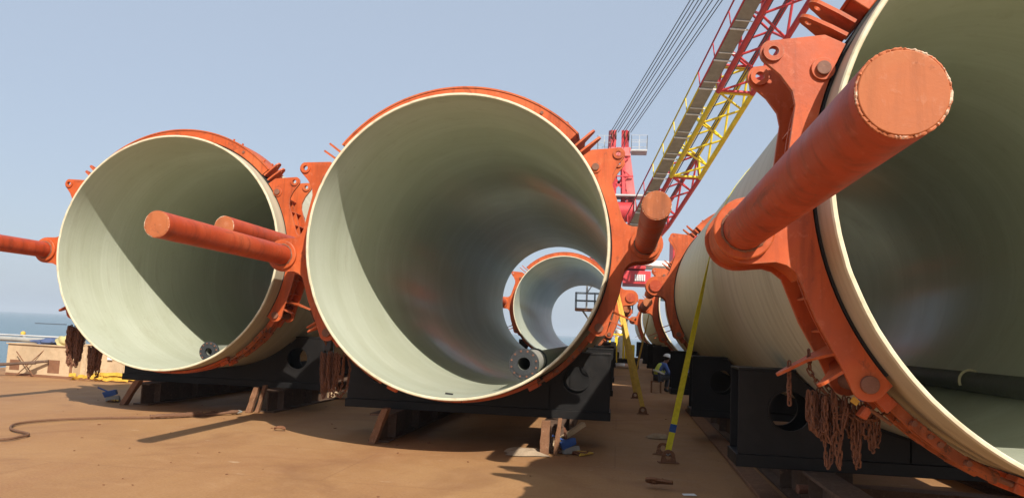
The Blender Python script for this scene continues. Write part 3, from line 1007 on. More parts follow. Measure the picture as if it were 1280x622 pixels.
# ------------------------------------------------------------------ tie-down straps
def ribbon(pts, w, t, wdir=(0, 1, 0), wdirs=None):
    bm = bmesh.new()
    wd = Vector(wdir).normalized()
    pts = [Vector(q) for q in pts]
    V = []
    for i, q in enumerate(pts):
        d = (pts[min(i + 1, len(pts) - 1)] - pts[max(i - 1, 0)]).normalized()
        if wdirs:
            wd = Vector(wdirs[i])
            wd = (wd - d * wd.dot(d)).normalized()
        nr = d.cross(wd).normalized()
        V.append([bm.verts.new(q + wd * sw * w / 2 + nr * st * t / 2) for sw, st in ((-1, -1), (1, -1), (1, 1), (-1, 1))])
    for A, B in zip(V, V[1:]):
        for k in range(4):
            bm.faces.new((A[k], A[(k + 1) % 4], B[(k + 1) % 4], B[k]))
    bm.faces.new(V[0])
    bm.faces.new(V[-1][::-1])
    return bm

def tie_down(xc, side, y, xdeck, w, lab, mat='yellow', ratchet=True):
    """webbing from a deck ring up over one pipe and down behind it"""
    root = thing('tie_down_strap', lab, 'strap', (xdeck, y, 0), 0, 'yellow straps holding the pipes down')
    rr_ = 2.012
    # tangent from the deck ring to the pipe circle
    dx, dz = xdeck - xc, 0.13 - CZ
    D = math.hypot(dx, dz)
    base = math.atan2(dz, dx)
    off = math.acos(rr_ / D)
    a = base + off if side > 0 else base - off
    aend = math.pi - a if side > 0 else math.pi - a
    pts = [(0, 0, 0.13)]
    tpt = Vector((xc + rr_ * math.cos(a) - xdeck, 0, CZ + rr_ * math.sin(a)))
    for k in range(1, 20):
        pts.append(tuple(Vector((0, 0, 0.13)).lerp(tpt, k / 20)))
    wds = [(math.cos(q_), math.sin(q_), 0) for q_ in [R(12) + R(78) * (k / 19) ** 2.2 for k in range(20)]] + [(0, 1, 0)] * 33
    if side > 0:
        a1 = math.pi + 0.2
    else:
        a1 = -0.2 if a > 0 else -2 * math.pi - 0.2
        a = a % (2 * math.pi)
        a1 = -0.2
    for k in range(33):
        q = a + (a1 - a) * k / 32
        pts.append((xc + rr_ * math.cos(q) - xdeck, 0, CZ + rr_ * math.sin(q)))
    obj('webbing', ribbon(pts, w, 0.006, wdirs=wds), mat, root)
    if ratchet:
        d = (Vector(pts[1]) - Vector(pts[0])).normalized()
        c = Vector((0, 0, 0.13)) + d * 0.26
        obj('blue_label', ribbon([c, c + d * 0.11], w * 1.06, 0.012, wdirs=[wds[3], wds[4]]), 'blue', root)
    obj('hook', sweep(bmesh.new(), [(-0.03, 0, 0.13), (0.03, 0, 0.13), (0.035, 0, 0.10), (0, 0, 0.065), (-0.035, 0, 0.10)], 0.008, 6, True), 'galv', root, smooth=True)
    return root

def pad_eye(x, y, lab, rz=0.0, s=1.0):
    root = thing('pad_eye', lab, 'pad eye', (x, y, 0.003), rz, 'rusty pad eyes welded to the deck')
    o = [(-0.10 * s, 0.0), (0.10 * s, 0.0)] + arcpts(0, 180, 0.085 * s, 12, (0, 0.08 * s))
    obj('eye_plate', plate(o, -0.018, 0.018, [(0, 0.085 * s, 0.042 * s)], 16), 'rust', root, bevel=0.004)
    obj('base_plate', box(-0.13 * s, 0.13 * s, -0.07, 0.07, 0, 0.012), 'rust', root)
    return root

tie_down(XR, -1, 11.45, 0.72, 0.085, 'wide bright yellow strap with blue label, from a deck eye over the pipe')
pad_eye(0.71, 11.22, 'rusty pad eye in front of the hook of the wide yellow strap', R(8), 1.05)
pad_eye(0.68, 11.95, 'rusty pad eye just behind the hook of the wide yellow strap', R(-20), 1.05)
tie_down(XM, 1, 18.1, 0.57, 0.10, 'dull yellow strap slanting down beside the open walkway, the nearer of a pair', 'yellow_dull', False)
pad_eye(0.57, 18.1, 'rusty pad eye holding the nearer dull yellow strap of the walkway', 0, 1.0)
tie_down(XM, 1, 22.7, 0.50, 0.10, 'dull yellow strap slanting down beside the open walkway, the farther of a pair', 'yellow_dull', False)
pad_eye(0.50, 22.7, 'rusty pad eye holding the farther dull yellow strap of the walkway', 0, 1.0)
tie_down(XR, -1, 33.0, 0.70, 0.07, 'thin dull strap on the pipe behind the crouching worker', 'yellow_dull', False)
pad_eye(0.70, 33.0, 'rusty pad eye at the foot of the thin far strap', 0, 1.0)

# ------------------------------------------------------------------ things lying on the deck
# loose lug plate lying flat
o = obj('lug_plate', plate(arcpts(40, 320, 0.085, 16) + [(0.22, -0.03), (0.22, 0.03)], 0, 0.03, [(0, 0, 0.03)]), 'rust', bevel=0.004)
o.rotation_euler = (R(-90), 0, R(-20))
o.location = (0.42, 9.2, 0.004)
o.rotation_euler = (R(62), 0, R(-12))
o.location = (0.42, 9.25, 0.075)
tag(o, 'dark rusty teardrop lug plate lying loose in the shaded walkway', 'lug')
tag(obj('paper_scrap', jitter(box(-0.07, 0.07, -0.04, 0.04, 0.004, 0.010), 0.003, 8), 'white', loc=(0.80, 9.0, 0.002), rot=(0, 0, R(15))), 'small white scrap lying in the shaded walkway', 'scrap')

def cloth(nx, ny, lx, ly, amp, seed):
    rr_ = random.Random(seed)
    ph = [(rr_.uniform(0, 6), rr_.uniform(2, 9), rr_.uniform(2, 9)) for _ in range(4)]
    bm = bmesh.new()
    g = []
    for i in range(nx + 1):
        row = []
        for j in range(ny + 1):
            u, v = i / nx - .5, j / ny - .5
            z = sum(math.sin(p_[0] + p_[1] * u * 2 + p_[2] * v * 2) for p_ in ph) / 4
            e = max(0, 1 - (abs(u) * 2) ** 4) * max(0, 1 - (abs(v) * 2) ** 4)
            w = 1 + 0.12 * math.sin(7 * u + ph[0][0]) + 0.1 * math.sin(9 * v + ph[1][0])
            row.append(bm.verts.new((u * lx * w, v * ly * w, 0.012 + amp * (0.55 + 0.45 * z) * e)))
        g.append(row)
    for i in range(nx):
        for j in range(ny):
            bm.faces.new((g[i][j], g[i + 1][j], g[i + 1][j + 1], g[i][j + 1]))
    return bm

o = obj('rag', cloth(16, 10, 0.44, 0.30, 0.09, 3), 'rag', smooth=True, loc=(0.72, 13.9, 0), rot=(0, 0, R(10)))
tag(o, 'crumpled dusty rag lying beside the wide yellow strap', 'rag')
o = obj('cardboard_sheet', cloth(10, 8, 0.58, 0.42, 0.10, 9), 'card', loc=(-1.22, 11.18, 0), rot=(0, 0, R(12)))
tag(o, 'folded dusty cardboard sheet at the foot of the upright timber prop', 'cardboard')

def ratchet_pile(x, y, lab, seed, s=1.0):
    rr_ = random.Random(seed)
    root = thing('ratchet_strap', lab, 'ratchet', (x, y, 0), rr_.uniform(-.5, .5), 'blue ratchets lying at the props')
    obj('body', jitter(box(-0.10 * s, 0.10 * s, -0.05, 0.05, 0.10 * s, 0.19 * s, mat=Matrix.Rotation(R(-18), 4, 'Y')), 0.02, seed), 'blue', root, bevel=0.012)
    obj('frame', jitter(box(-0.09 * s, 0.12 * s, -0.04, 0.05, 0.01, 0.10 * s), 0.02, seed + 1), 'galv', root, bevel=0.01)
    obj('handle', cyl((-0.06 * s, 0, 0.16 * s), (-0.25 * s, 0.02, 0.23 * s), 0.014, 8), 'blue', root)
    for k in range(3):
        pts = [(0.05 * s, 0, 0.05)]
        for q in range(7):
            pts.append((0.05 * s + (q + 1) * 0.03 * rr_.uniform(-.6, 1.4), rr_.uniform(-.16, .05) - q * 0.012, 0.018 + 0.03 * rr_.random()))
        obj('webbing_tail', sweep(bmesh.new(), pts, 0.014, 6), 'rust' if k else 'yellow_dull', root, smooth=True)
    return root

ratchet_pile(-0.62, 11.45, 'blue ratchet with tangled tails beside the upright timber prop', 2, 1.1)
ratchet_pile(-9.58, 14.45, 'blue ratchet lying beside the dark leaning timber prop', 6, 1.15)
rr = random.Random(12)
jk = thing('scrap_heap', 'small heap of chain and rusty scrap between the upright prop and the blue ratchet', 'scrap', (-0.72, 11.5, 0))
obj('chain_run', chain_mesh([[(0.0, 0, 0.34), (0.03, 0, 0.2), (0.06, -0.02, 0.08), (0.16, -0.06, 0.03), (0.28, -0.12, 0.025)], [(0.02, 0.05, 0.3), (0.0, 0.03, 0.15), (0.08, 0, 0.04), (0.2, -0.16, 0.025)]], 0.07, 0.009, 4), 'chain', jk, smooth=True)
for k in range(4):
    obj('offcut', jitter(box(-0.05, 0.05, -0.03, 0.03, 0, 0.04), 0.012, k), 'plank', jk, loc=(rr.uniform(-.1, .2), rr.uniform(-.1, .1), rr.uniform(0.004, 0.09)), rot=(rr.uniform(-.5, .5), rr.uniform(-.5, .5), rr.uniform(0, 3)))

# rope on the left with spliced eye and shackle
def smooth_path(pts, n=8):
    out = []
    P_ = [Vector(q) for q in pts]
    for i in range(len(P_) - 1):
        p0, p1, p2, p3 = P_[max(i - 1, 0)], P_[i], P_[i + 1], P_[min(i + 2, len(P_) - 1)]
        for k in range(n):
            t_ = k / n
            out.append(0.5 * ((2 * p1) + (-p0 + p2) * t_ + (2 * p0 - 5 * p1 + 4 * p2 - p3) * t_ ** 2 + (-p0 + 3 * p1 - 3 * p2 + p3) * t_ ** 3))
    out.append(P_[-1])
    return out
rp = thing('deck_rope', 'dirty brown rope snaking over the sunlit deck to a shackle', 'rope', (-7.7, 10.5, 0))
def rel(pts):
    return [(a + 7.7, b - 10.5, c) for a, b, c in pts]
z = 0.03
obj('line', sweep(bmesh.new(), smooth_path(rel([(-8.4, 8.95, z), (-7.72, 9.38, z), (-7.68, 9.72, z), (-7.78, 9.98, z), (-8.25, 10.25, z), (-8.58, 10.7, z), (-8.60, 11.1, z), (-8.42, 11.55, z), (-8.05, 11.95, z), (-7.75, 12.18, z), (-7.45, 12.4, z)])), 0.017, 8), 'rope', rp, smooth=True)
obj('splice', jitter(sweep(bmesh.new(), smooth_path(rel([(-7.5, 12.35, z + .01), (-7.35, 12.5, z + .02), (-7.15, 12.8, z + .02), (-7.0, 13.1, z + .02)])), 0.036, 8), 0.006, 3), 'rope', rp, smooth=True)
obj('eye_loop', sweep(bmesh.new(), smooth_path(rel([(-7.05, 13.0, z), (-6.92, 13.2, z), (-6.72, 13.45, z + .02), (-6.62, 13.62, z + .03), (-6.75, 13.7, z + .02), (-6.95, 13.5, z), (-7.05, 13.15, z)])), 0.022, 8), 'rope', rp, smooth=True)
bm = sweep(bmesh.new(), [(-0.05, 0, 0.02), (0.05, 0, 0.02), (0.07, 0.10, 0.03), (0.0, 0.16, 0.04), (-0.07, 0.10, 0.03)], 0.016, 8, True)
bmesh.ops.translate(bm, verts=bm.verts[:], vec=(-6.66 + 7.7, 13.6 - 10.5, 0.02))
obj('shackle', bm, 'galv', rp, smooth=True)
bm = sweep(bmesh.new(), arc := [(0.08 * math.cos(t_), 0.05 * math.sin(t_), 0.03 + 0.03 * abs(math.sin(t_))) for t_ in [2 * math.pi * k / 14 for k in range(14)]], 0.015, 6, True)
tag(obj('loose_shackle', bm, 'rust', smooth=True, loc=(-5.11, 11.95, 0)), 'small rusty shackle lying alone on the sunlit deck', 'shackle')

# flat flakes of scale and chips scattered on the plates
rr = random.Random(77)
bm = bmesh.new()
for k in range(160):
    x, y = rr.uniform(-12, 2.2), rr.uniform(7.0, 20)
    s_ = rr.uniform(0.006, 0.02) if rr.random() < 0.95 else rr.uniform(0.02, 0.035)
    a = rr.uniform(0, 6.28)
    n_ = rr.randint(4, 6)
    base = [bm.verts.new((x + s_ * rr.uniform(.6, 1.2) * math.cos(a + 6.283 * j / n_), y + s_ * rr.uniform(.6, 1.2) * math.sin(a + 6.283 * j / n_), 0.003)) for j in range(n_)]
    topv = [bm.verts.new((v.co.x * 1.0, v.co.y, 0.003 + s_ * rr.uniform(.15, .5))) for v in base]
    bm.faces.new(topv)
    for j in range(n_):
        bm.faces.new((base[j], base[(j + 1) % n_], topv[(j + 1) % n_], topv[j]))
o = obj('rust_flakes', bm, 'rust')
o['kind'] = 'stuff'
tag(o, 'loose rust flakes and chips scattered over the deck', 'debris')

# ------------------------------------------------------------------ crates at the deck edge
def plywood_crate(lab, loc, rz, lx, ly, h, stains=(), battens=(), seed=0):
    root = thing('plywood_crate', lab, 'crate', loc, rz)
    obj('front_panel', box(0, lx, 0, 0.02, 0.06, h), 'ply', root, bevel=0.003)
    obj('rear_panel', box(0, lx, ly - 0.02, ly, 0.06, h), 'ply', root)
    obj('end_panel', box(-0.02, 0, 0, ly, 0.06, h), 'ply', root)
    obj('end_panel', box(lx, lx + 0.02, 0, ly, 0.06, h), 'ply', root)
    obj('lid', box(-0.05, lx + 0.05, -0.04, ly + 0.03, h, h + 0.025), 'ply', root, bevel=0.003)
    obj('skid', box(0, lx, -0.015, ly, 0.003, 0.06), 'brown', root)
    for x in battens:
        obj('batten', box(x, x + 0.07, -0.025, 0.0, 0.06, h - 0.002), 'brown' if seed else 'pale_timber', root, bevel=0.003)
    for (x0, x1, z0, z1) in stains:
        obj('brown_patch', box(x0, x1, -0.006, 0.0, z0, z1), 'brown', root)
    return root
plywood_crate('long sunlit plywood crate with brown painted patches by the sea', (-15.75, 19.15, 0), R(-9), 2.15, 1.0, 0.80,
              stains=[(0.10, 0.42, 0.14, 0.40), (1.35, 1.72, 0.12, 0.45)], battens=[2.06], seed=1)
plywood_crate('shorter plywood crate with upright battens behind the hanging chains', (-13.5, 18.95, 0), R(8), 1.9, 0.9, 0.86, battens=[0.05, 0.42, 1.0, 1.75])
tag(obj('crate_label', box(0, 0.13, -0.004, 0, 0, 0.17), 'white', loc=(-12.83, 18.985, 0.52), rot=(0, 0, R(8))), 'small white notice stuck on the battened plywood crate', 'notice')

def pipe_on(lab, a, b, r, mat, name='grey_pipe'):
    o = obj(name, cyl(a, b, r, 16), mat, smooth=True)
    return tag(o, lab, 'pipe', 'thin pipes lying over the crates')
pipe_on('thick grey pipe resting on top of the long plywood crate', (-24, 19.9, 0.90), (-13.9, 19.55, 0.905), 0.065, 'grey')
pipe_on('slim white pipe lying behind the thick grey pipe on the crate', (-24, 20.25, 1.00), (-13.9, 19.85, 1.00), 0.022, 'dull_white')
pipe_on('dark slim bar leaning across the front of the long plywood crate', (-17.6, 18.1, 0.02), (-14.35, 18.85, 0.42), 0.035, 'rail', 'steel_bar')
pipe_on('second dark bar lying low in front of the long plywood crate', (-17.4, 18.5, 0.18), (-14.6, 18.72, 0.36), 0.03, 'rail', 'steel_bar')
cr = thing('crossed_bars', 'two thin crossed rods propped on the long plywood crate', 'rods', (-15.0, 19.0, 0))
obj('rod', cyl((-0.35, -0.05, 0.62), (0.25, -0.12, 0.02), 0.012, 8), 'rust', cr)
obj('rod', cyl((-0.22, -0.14, 0.02), (0.42, -0.02, 0.70), 0.012, 8), 'rust', cr)

def blob(lab, name, cat, loc, sx, sy, sz, mat, seed, amp=0.3):
    rr_ = random.Random(seed)
    bm = bmesh.new()
    bmesh.ops.create_icosphere(bm, subdivisions=3, radius=1)
    ph = [(Vector((rr_.uniform(-1, 1), rr_.uniform(-1, 1), rr_.uniform(-1, 1))).normalized(), rr_.uniform(3, 8), rr_.uniform(0, 6)) for _ in range(7)]
    for v in bm.verts:
        d = v.co.normalized()
        f = 1 + amp * sum(math.sin(p_[1] * d.dot(p_[0]) + p_[2]) for p_ in ph) / 4
        v.co = Vector((d.x * sx * f, d.y * sy * f, max(0.0, (d.z * sz * f + sz * 0.55))))
    o = obj(name, bm, mat, smooth=True, loc=loc)
    return tag(o, lab, cat)
blob('crumpled blue tarpaulin bundle on the long plywood crate', 'blue_tarpaulin', 'tarpaulin', (-14.75, 19.25, 0.828), 0.32, 0.2, 0.09, 'tarp', 3, 0.7)
blob('yellow sack lying on the corner of the long plywood crate', 'yellow_sack', 'sack', (-14.12, 19.15, 0.828), 0.25, 0.22, 0.16, 'ybag', 8, 0.35)
# small yellow lamp on the deck edge
t = thing('beacon_lamp', 'small orange-yellow beacon standing on the pipes by the sea', 'lamp', (-16.1, 20.05, 0.96))
obj('base', cyl((0, 0, 0), (0, 0, 0.05), 0.07, 14), 'white', t)
bm = bmesh.new()
bmesh.ops.create_uvsphere(bm, u_segments=16, v_segments=10, radius=0.065, matrix=Matrix.Translation((0, 0, 0.09)))
obj('dome', bm, 'yellow_dull', t, smooth=True)

sl = thing('sling_pile', 'heap of yellow lifting slings on the deck at the plywood crate', 'slings', (-12.75, 18.75, 0))
rr = random.Random(31)
for k in range(9):
    pts = []
    x, y = rr.uniform(-0.65, 0.65), rr.uniform(-0.18, 0.18)
    a = rr.uniform(0, 6.28)
    for q in range(9):
        a += rr.uniform(-1.0, 1.0)
        x = max(-0.75, min(0.75, x + 0.13 * math.cos(a)))
        y = max(-0.22, min(0.22, y + 0.08 * math.sin(a)))
        pts.append((x, y, 0.03 + 0.018 * k + rr.uniform(0, 0.035)))
    obj('sling', ribbon(smooth_path(pts, 3), 0.08, 0.02, (0.1, 0.3, 0.95)), 'sling', sl, smooth=True)

# floats far out on the water
rr = random.Random(2)
for k, x in enumerate((-262, -240, -222, -205)):
    L = rr.uniform(9, 15)
    o = obj('floating_pipeline', jitter(cyl((0, 0, 0), (L, rr.uniform(-1, 1), 0), 0.28, 10), 0.03, k), 'flange', smooth=True, loc=(x, 335 + rr.uniform(-2, 2), -3.52))
    tag(o, 'dark length of floating pipeline far out on the sea', 'pipeline', 'floating pipeline lengths on the sea')

# ------------------------------------------------------------------ people
def skin_obj(name, verts, edges, radii, mat, parent, sub=1, root=0):
    me = bpy.data.meshes.new(name)
    me.from_pydata(verts, edges, [])
    me.materials.append(M[mat])
    o = bpy.data.objects.new(name, me)
    col.objects.link(o)
    o.parent = parent
    md = o.modifiers.new('skin', 'SKIN')
    md.use_smooth_shade = True
    data = me.skin_vertices[0].data
    for i, r_ in enumerate(radii):
        data[i].radius = r_ if isinstance(r_, tuple) else (r_, r_)
        data[i].use_root = (i == root)
    sb = o.modifiers.new('sub', 'SUBSURF')
    sb.levels = sb.render_levels = sub
    return o

def seated_person(lab, loc, rz, helmet='helmet', crouch=0.0):
    """facing +X locally, bent forward over the knees"""
    root = thing('person', lab, 'person', loc, rz)
    hip, belly, chest, neck, headb = (0, 0, .50), (.06, 0, .64), (.17, 0, .80), (.245, 0, .925), (.30, 0, .99)
    V = [hip, belly, chest, neck, headb, (.335, 0, 1.06)]
    Rr = [.13, .125, .14, .055, .075, .09]
    Ed = [(0, 1), (1, 2), (2, 3), (3, 4), (4, 5)]
    for s in (1, -1):
        b = len(V)
        V += [(.18, s * .17, .84), (.27, s * .25, .62), (.46, s * .16, .54), (.53, s * .13, .53)]
        Rr += [.065, .05, .038, .03]
        Ed += [(2, b), (b, b + 1), (b + 1, b + 2), (b + 2, b + 3)]
        for fz, fy, L in ((.03, .03, .055), (.012, .035, .075), (-.006, .03, .08), (-.022, .02, .07)):
            V += [(.53 + L * .6, s * (.13 - fy * .3), .53 + fz), (.53 + L, s * (.13 - fy * .6), .52 + fz)]
            Rr += [.010, .008]
            n_ = len(V)
            Ed += [(b + 3, n_ - 2), (n_ - 2, n_ - 1)]
        V += [(.54, s * .09, .555)]
        Rr += [.010]
        Ed += [(b + 3, len(V) - 1)]
        b = len(V)
        V += [(.06, s * .10, .48), (.44, s * .17, .50), (.36, s * .17, .10), (.45, s * .18, .05)]
        Rr += [.095, .065, .045, .04]
        Ed += [(0, b), (b, b + 1), (b + 1, b + 2), (b + 2, b + 3)]
    skin_obj('body', V, Ed, Rr, 'skin', root)
    # clothing
    tv = [(0, 0, .46), belly, chest, (.225, 0, .90)]
    skin_obj('shirt', tv + [(.18, .17, .84), (.27, .25, .62), (.45, .165, .545), (.18, -.17, .84), (.27, -.25, .62), (.45, -.165, .545)],
             [(0, 1), (1, 2), (2, 3), (2, 4), (4, 5), (5, 6), (2, 7), (7, 8), (8, 9)], [.145, .14, .155, .085, .082, .066, .048, .082, .066, .048], 'shirt', root)
    skin_obj('vest', [(-.01, 0, .50), belly, chest, (.21, 0, .885)], [(0, 1), (1, 2), (2, 3)], [(.165, .19), (.16, .185), (.175, .205), (.10, .15)], 'vest', root)
    bm = bmesh.new()
    ring(bm, .168, .196, 0, 360, 0, .05, 24)
    mt = Matrix.Translation((.045, 0, .60)) @ Matrix.Rotation(R(22), 4, 'Y') @ Matrix.Rotation(R(90), 4, 'X') @ Matrix.Diagonal((1, 1, 1.06, 1))
    bmesh.ops.transform(bm, matrix=mt, verts=bm.verts[:])
    obj('reflective_band', bm, 'reflect', root, smooth=True)
    skin_obj('trousers', [(-.01, 0, .47), (.06, .10, .48), (.44, .17, .50), (.37, .17, .14), (.06, -.10, .48), (.44, -.17, .50), (.37, -.17, .14)],
             [(0, 1), (1, 2), (2, 3), (0, 4), (4, 5), (5, 6)], [.15, .112, .08, .062, .112, .08, .062], 'trousers', root)
    for s in (1, -1):
        skin_obj('boot', [(.35, s * .17, .16), (.355, s * .17, .07), (.47, s * .18, .05)], [(0, 1), (1, 2)], [.062, .062, .05], 'boot', root)
    # face: nose, eyes, mouth, ears
    hc = Vector((.335, 0, 1.055))
    f = (Vector((1, 0, -.25))).normalized()
    bm = bmesh.new()
    tube(bm, hc + f * .085 + Vector((0, 0, -.01)), hc + f * .115 + Vector((0, 0, -.03)), .013, 8, .016)
    obj('nose', bm, 'skin', root, smooth=True)
    for s in (1, -1):
        bm = bmesh.new()
        bmesh.ops.create_uvsphere(bm, u_segments=8, v_segments=6, radius=.011, matrix=Matrix.Translation(hc + f * .088 + Vector((0, s * .032, .012))))
        obj('eye', bm, 'white', root, smooth=True)
        bm = bmesh.new()
        bmesh.ops.create_uvsphere(bm, u_segments=8, v_segments=6, radius=.022, matrix=Matrix.Translation(hc + Vector((-.01, s * .092, -.005))))
        obj('ear', bm, 'skin', root, smooth=True)
    obj('mouth', box(-.004, .004, -.022, .022, -.004, .004, mat=Matrix.Translation(hc + f * .088 + Vector((0, 0, -.05)))), 'hair', root)
    bm = bmesh.new()
    bmesh.ops.create_uvsphere(bm, u_segments=14, v_segments=8, radius=.098, matrix=Matrix.Translation(hc + Vector((-.02, 0, .008))))
    for v in list(bm.verts):
        if v.co.z < hc.z - .05 or v.co.x > hc.x + .045:
            bm.verts.remove(v)
    obj('hair', bm, 'hair', root, smooth=True)
    if helmet:
        bm = bmesh.new()
        bmesh.ops.create_uvsphere(bm, u_segments=20, v_segments=12, radius=1)
        for v in list(bm.verts):
            if v.co.z < -0.02:
                bm.verts.remove(v)
        mt = Matrix.Translation(hc + Vector((-.005, 0, .045))) @ Matrix.Rotation(R(14), 4, 'Y') @ Matrix.Diagonal((.138, .118, .115, 1))
        bmesh.ops.transform(bm, matrix=mt, verts=bm.verts[:])
        hm = obj('hard_hat', bm, helmet, root, smooth=True)
        bm = bmesh.new()
        ring(bm, .115, .150, 0, 360, -.006, .006, 24)
        mt = Matrix.Translation(hc + Vector((.012, 0, .045))) @ Matrix.Rotation(R(14), 4, 'Y') @ Matrix.Rotation(R(90), 4, 'X') @ Matrix.Diagonal((1.1, 1, .9, 1))
        bmesh.ops.transform(bm, matrix=mt, verts=bm.verts[:])
        obj('brim', bm, helmet, hm, smooth=True)
    return root

seated_person('worker in white helmet and yellow-green vest sitting hunched on a low stool', (1.22, 25.55, 0), R(20))
seated_person('second worker in yellow vest half hidden behind the black cradle', (2.03, 26.3, 0), R(100), 'helmet')
def stool(lab, x, y, h):
    st = thing('stool', lab, 'stool', (x, y, 0))
    obj('seat', box(-0.17, 0.17, -0.15, 0.15, h - 0.035, h), 'plank', st, bevel=0.004)
    for sx in (-1, 1):
        for sy in (-1, 1):
            obj('leg', box(sx * 0.14 - 0.02, sx * 0.14 + 0.02, sy * 0.12 - 0.02, sy * 0.12 + 0.02, 0.003, h - 0.035), 'plank', st)
stool('low wooden stool under the worker in the white helmet', 1.19, 25.54, 0.36)
stool('low wooden stool under the half hidden worker', 2.03, 26.27, 0.36)

# ------------------------------------------------------------------ far end of the walkway: yellow machine, drums
t = thing('yellow_machine', 'yellow boxy machine with open frame at the far end of the walkway', 'machine', (0.25, 44.5, 0))
obj('chassis', box(-0.85, 0.85, -0.6, 0.9, 0.28, 0.52), 'black', t, bevel=0.02)
obj('engine_cover', box(0.10, 0.62, -0.62, 0.5, 0.52, 1.28), 'ypaint', t, bevel=0.03)
for x in (-0.72, 0.02):
    for y in (-0.5, 0.8):
        obj('frame_post', box(x - 0.05, x + 0.05, y - 0.05, y + 0.05, 0.52, 1.75), 'ypaint', t)
obj('roof_frame', box(-0.80, 0.12, -0.58, 0.88, 1.75, 1.85), 'ypaint', t, bevel=0.02)
obj('mast', box(-0.45, -0.30, -0.72, -0.6, 0.3, 1.7), 'ypaint', t)
obj('seat', box(-0.55, -0.2, 0.1, 0.5, 0.52, 0.85), 'tread', t, bevel=0.03)
for x in (-0.75, 0.75):
    for y in (-0.35, 0.65):
        wh = obj('wheel', cyl((x - 0.11, y, 0.285), (x + 0.11, y, 0.285), 0.28, 20), 'tread', t, smooth=True, bevel=0.03)
        obj('rim', cyl((x - 0.12, y, 0.285), (x + 0.12, y, 0.285), 0.14, 14), 'ypaint', wh)
for (x, y, h, r_, mt, lab) in ((0.10, 47.2, 2.1, 0.30, 'white', 'white upright tank behind the yellow machine'),):
    t = thing('upright_tank', lab, 'tank', (x, y, 0))
    obj('shell', cyl((0, 0, 0.004), (0, 0, h), r_, 24), mt, t, smooth=True, bevel=0.03)
    for z in (0.33 * h, 0.66 * h):
        bm = bmesh.new()
        ring(bm, r_ - 0.002, r_ + 0.02, 0, 360, -0.02, 0.02, 24)
        bmesh.ops.transform(bm, matrix=Matrix.Translation((0, 0, z)) @ Matrix.Rotation(R(90), 4, 'X'), verts=bm.verts[:])
        obj('hoop', bm, mt, t)

# ------------------------------------------------------------------ crane
crane = thing('crawler_crane', 'red and yellow lattice boom crane towering behind the pipes', 'crane', (0.5, 61, 0))
CO = Vector((0.5, 61, 0))
def cadd(name, bm, mat, parent=None, **kw):
    if parent is None:
        bmesh.ops.translate(bm, verts=bm.verts[:], vec=-CO)
        return obj(name, bm, mat, crane, **kw)
    bmesh.ops.translate(bm, verts=bm.verts[:], vec=-CO)
    return obj(name, bm, mat, parent, **kw)

# pedestal, turntable, machinery house
cadd('pedestal', cyl((7.6, 64, 0), (7.6, 64, 5.8), 1.6, 32), 'white', smooth=True)
cadd('turntable', cyl((7.6, 64, 5.8), (7.6, 64, 6.5), 2.0, 32), 'rpaint', smooth=True, bevel=0.05)
cadd('slewing_frame', box(-2.2, 1.9, 61.6, 66.4, 6.9, 7.6), 'rpaint', bevel=0.05)
cadd('slewing_beam', box(1.9, 9.2, 62.2, 65.8, 7.2, 7.6), 'white', bevel=0.05)
cadd('machinery_house', box(3.9, 8.6, 61.7, 66.3, 7.6, 9.6), 'rpaint', bevel=0.05)
for k in range(6):
    cadd('louvre', box(1.02 + k * 0.13, 1.10 + k * 0.13, 57.9, 57.99, 5.72, 6.18), 'white')
cadd('operator_cab', box(0.15, 2.15, 58.0, 61.48, 5.5, 6.45), 'rpaint', bevel=0.05)
cadd('cab_roof', box(0.05, 1.75, 58.3, 61.4, 6.62, 6.85), 'rpaint', bevel=0.04)
cadd('vent_box', box(1.35, 2.25, 58.4, 59.4, 6.9, 7.25), 'white', bevel=0.04)
cadd('winch_drum', cyl((-0.6, 61.2, 11.2), (0.9, 61.2, 11.2), 0.75, 24), 'rpaint', smooth=True)
cadd('winch_cheek', cyl((0.9, 61.2, 11.2), (1.0, 61.2, 11.2), 1.0, 24), 'dull_white', smooth=True)
cadd('winch_cheek', cyl((-0.7, 61.2, 11.2), (-0.6, 61.2, 11.2), 1.0, 24), 'dull_white', smooth=True)
# A-frame mast
def bar(a, b, w, d=None):
    """square bar between two points"""
    a, b = Vector(a), Vector(b)
    dd = b - a
    q = dd.to_track_quat('Z', 'Y').to_matrix().to_4x4()
    bm = bmesh.new()
    d = d or w
    bx(bm, -w / 2, w / 2, -d / 2, d / 2, -dd.length / 2, dd.length / 2, mat=Matrix.Translation((a + b) / 2) @ q)
    return bm
AX, AY = -0.35, 62.0
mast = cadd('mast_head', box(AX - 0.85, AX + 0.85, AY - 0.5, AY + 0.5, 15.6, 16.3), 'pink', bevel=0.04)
for s in (-1, 1):
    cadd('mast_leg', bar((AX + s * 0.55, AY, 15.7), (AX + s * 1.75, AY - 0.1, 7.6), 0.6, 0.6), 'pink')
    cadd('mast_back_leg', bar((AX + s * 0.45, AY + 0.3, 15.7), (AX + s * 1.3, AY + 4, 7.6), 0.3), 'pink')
    cadd('mast_inner_leg', bar((AX + s * 0.25, AY - 0.3, 15.6), (AX + s * 0.55, AY - 0.9, 7.6), 0.28), 'rpaint')
for z0, z1 in ((8.6, 10.6), (10.6, 12.6), (12.6, 14.4)):
    wa, wb = 0.55 + (15.7 - z0) * 0.111, 0.55 + (15.7 - z1) * 0.111
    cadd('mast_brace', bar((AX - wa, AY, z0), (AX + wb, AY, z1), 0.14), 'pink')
    cadd('mast_brace', bar((AX + wa, AY, z0), (AX - wb, AY, z1), 0.14), 'rpaint')
    cadd('mast_tie', bar((AX - wa, AY, z0), (AX + wa, AY, z0), 0.16), 'rpaint')
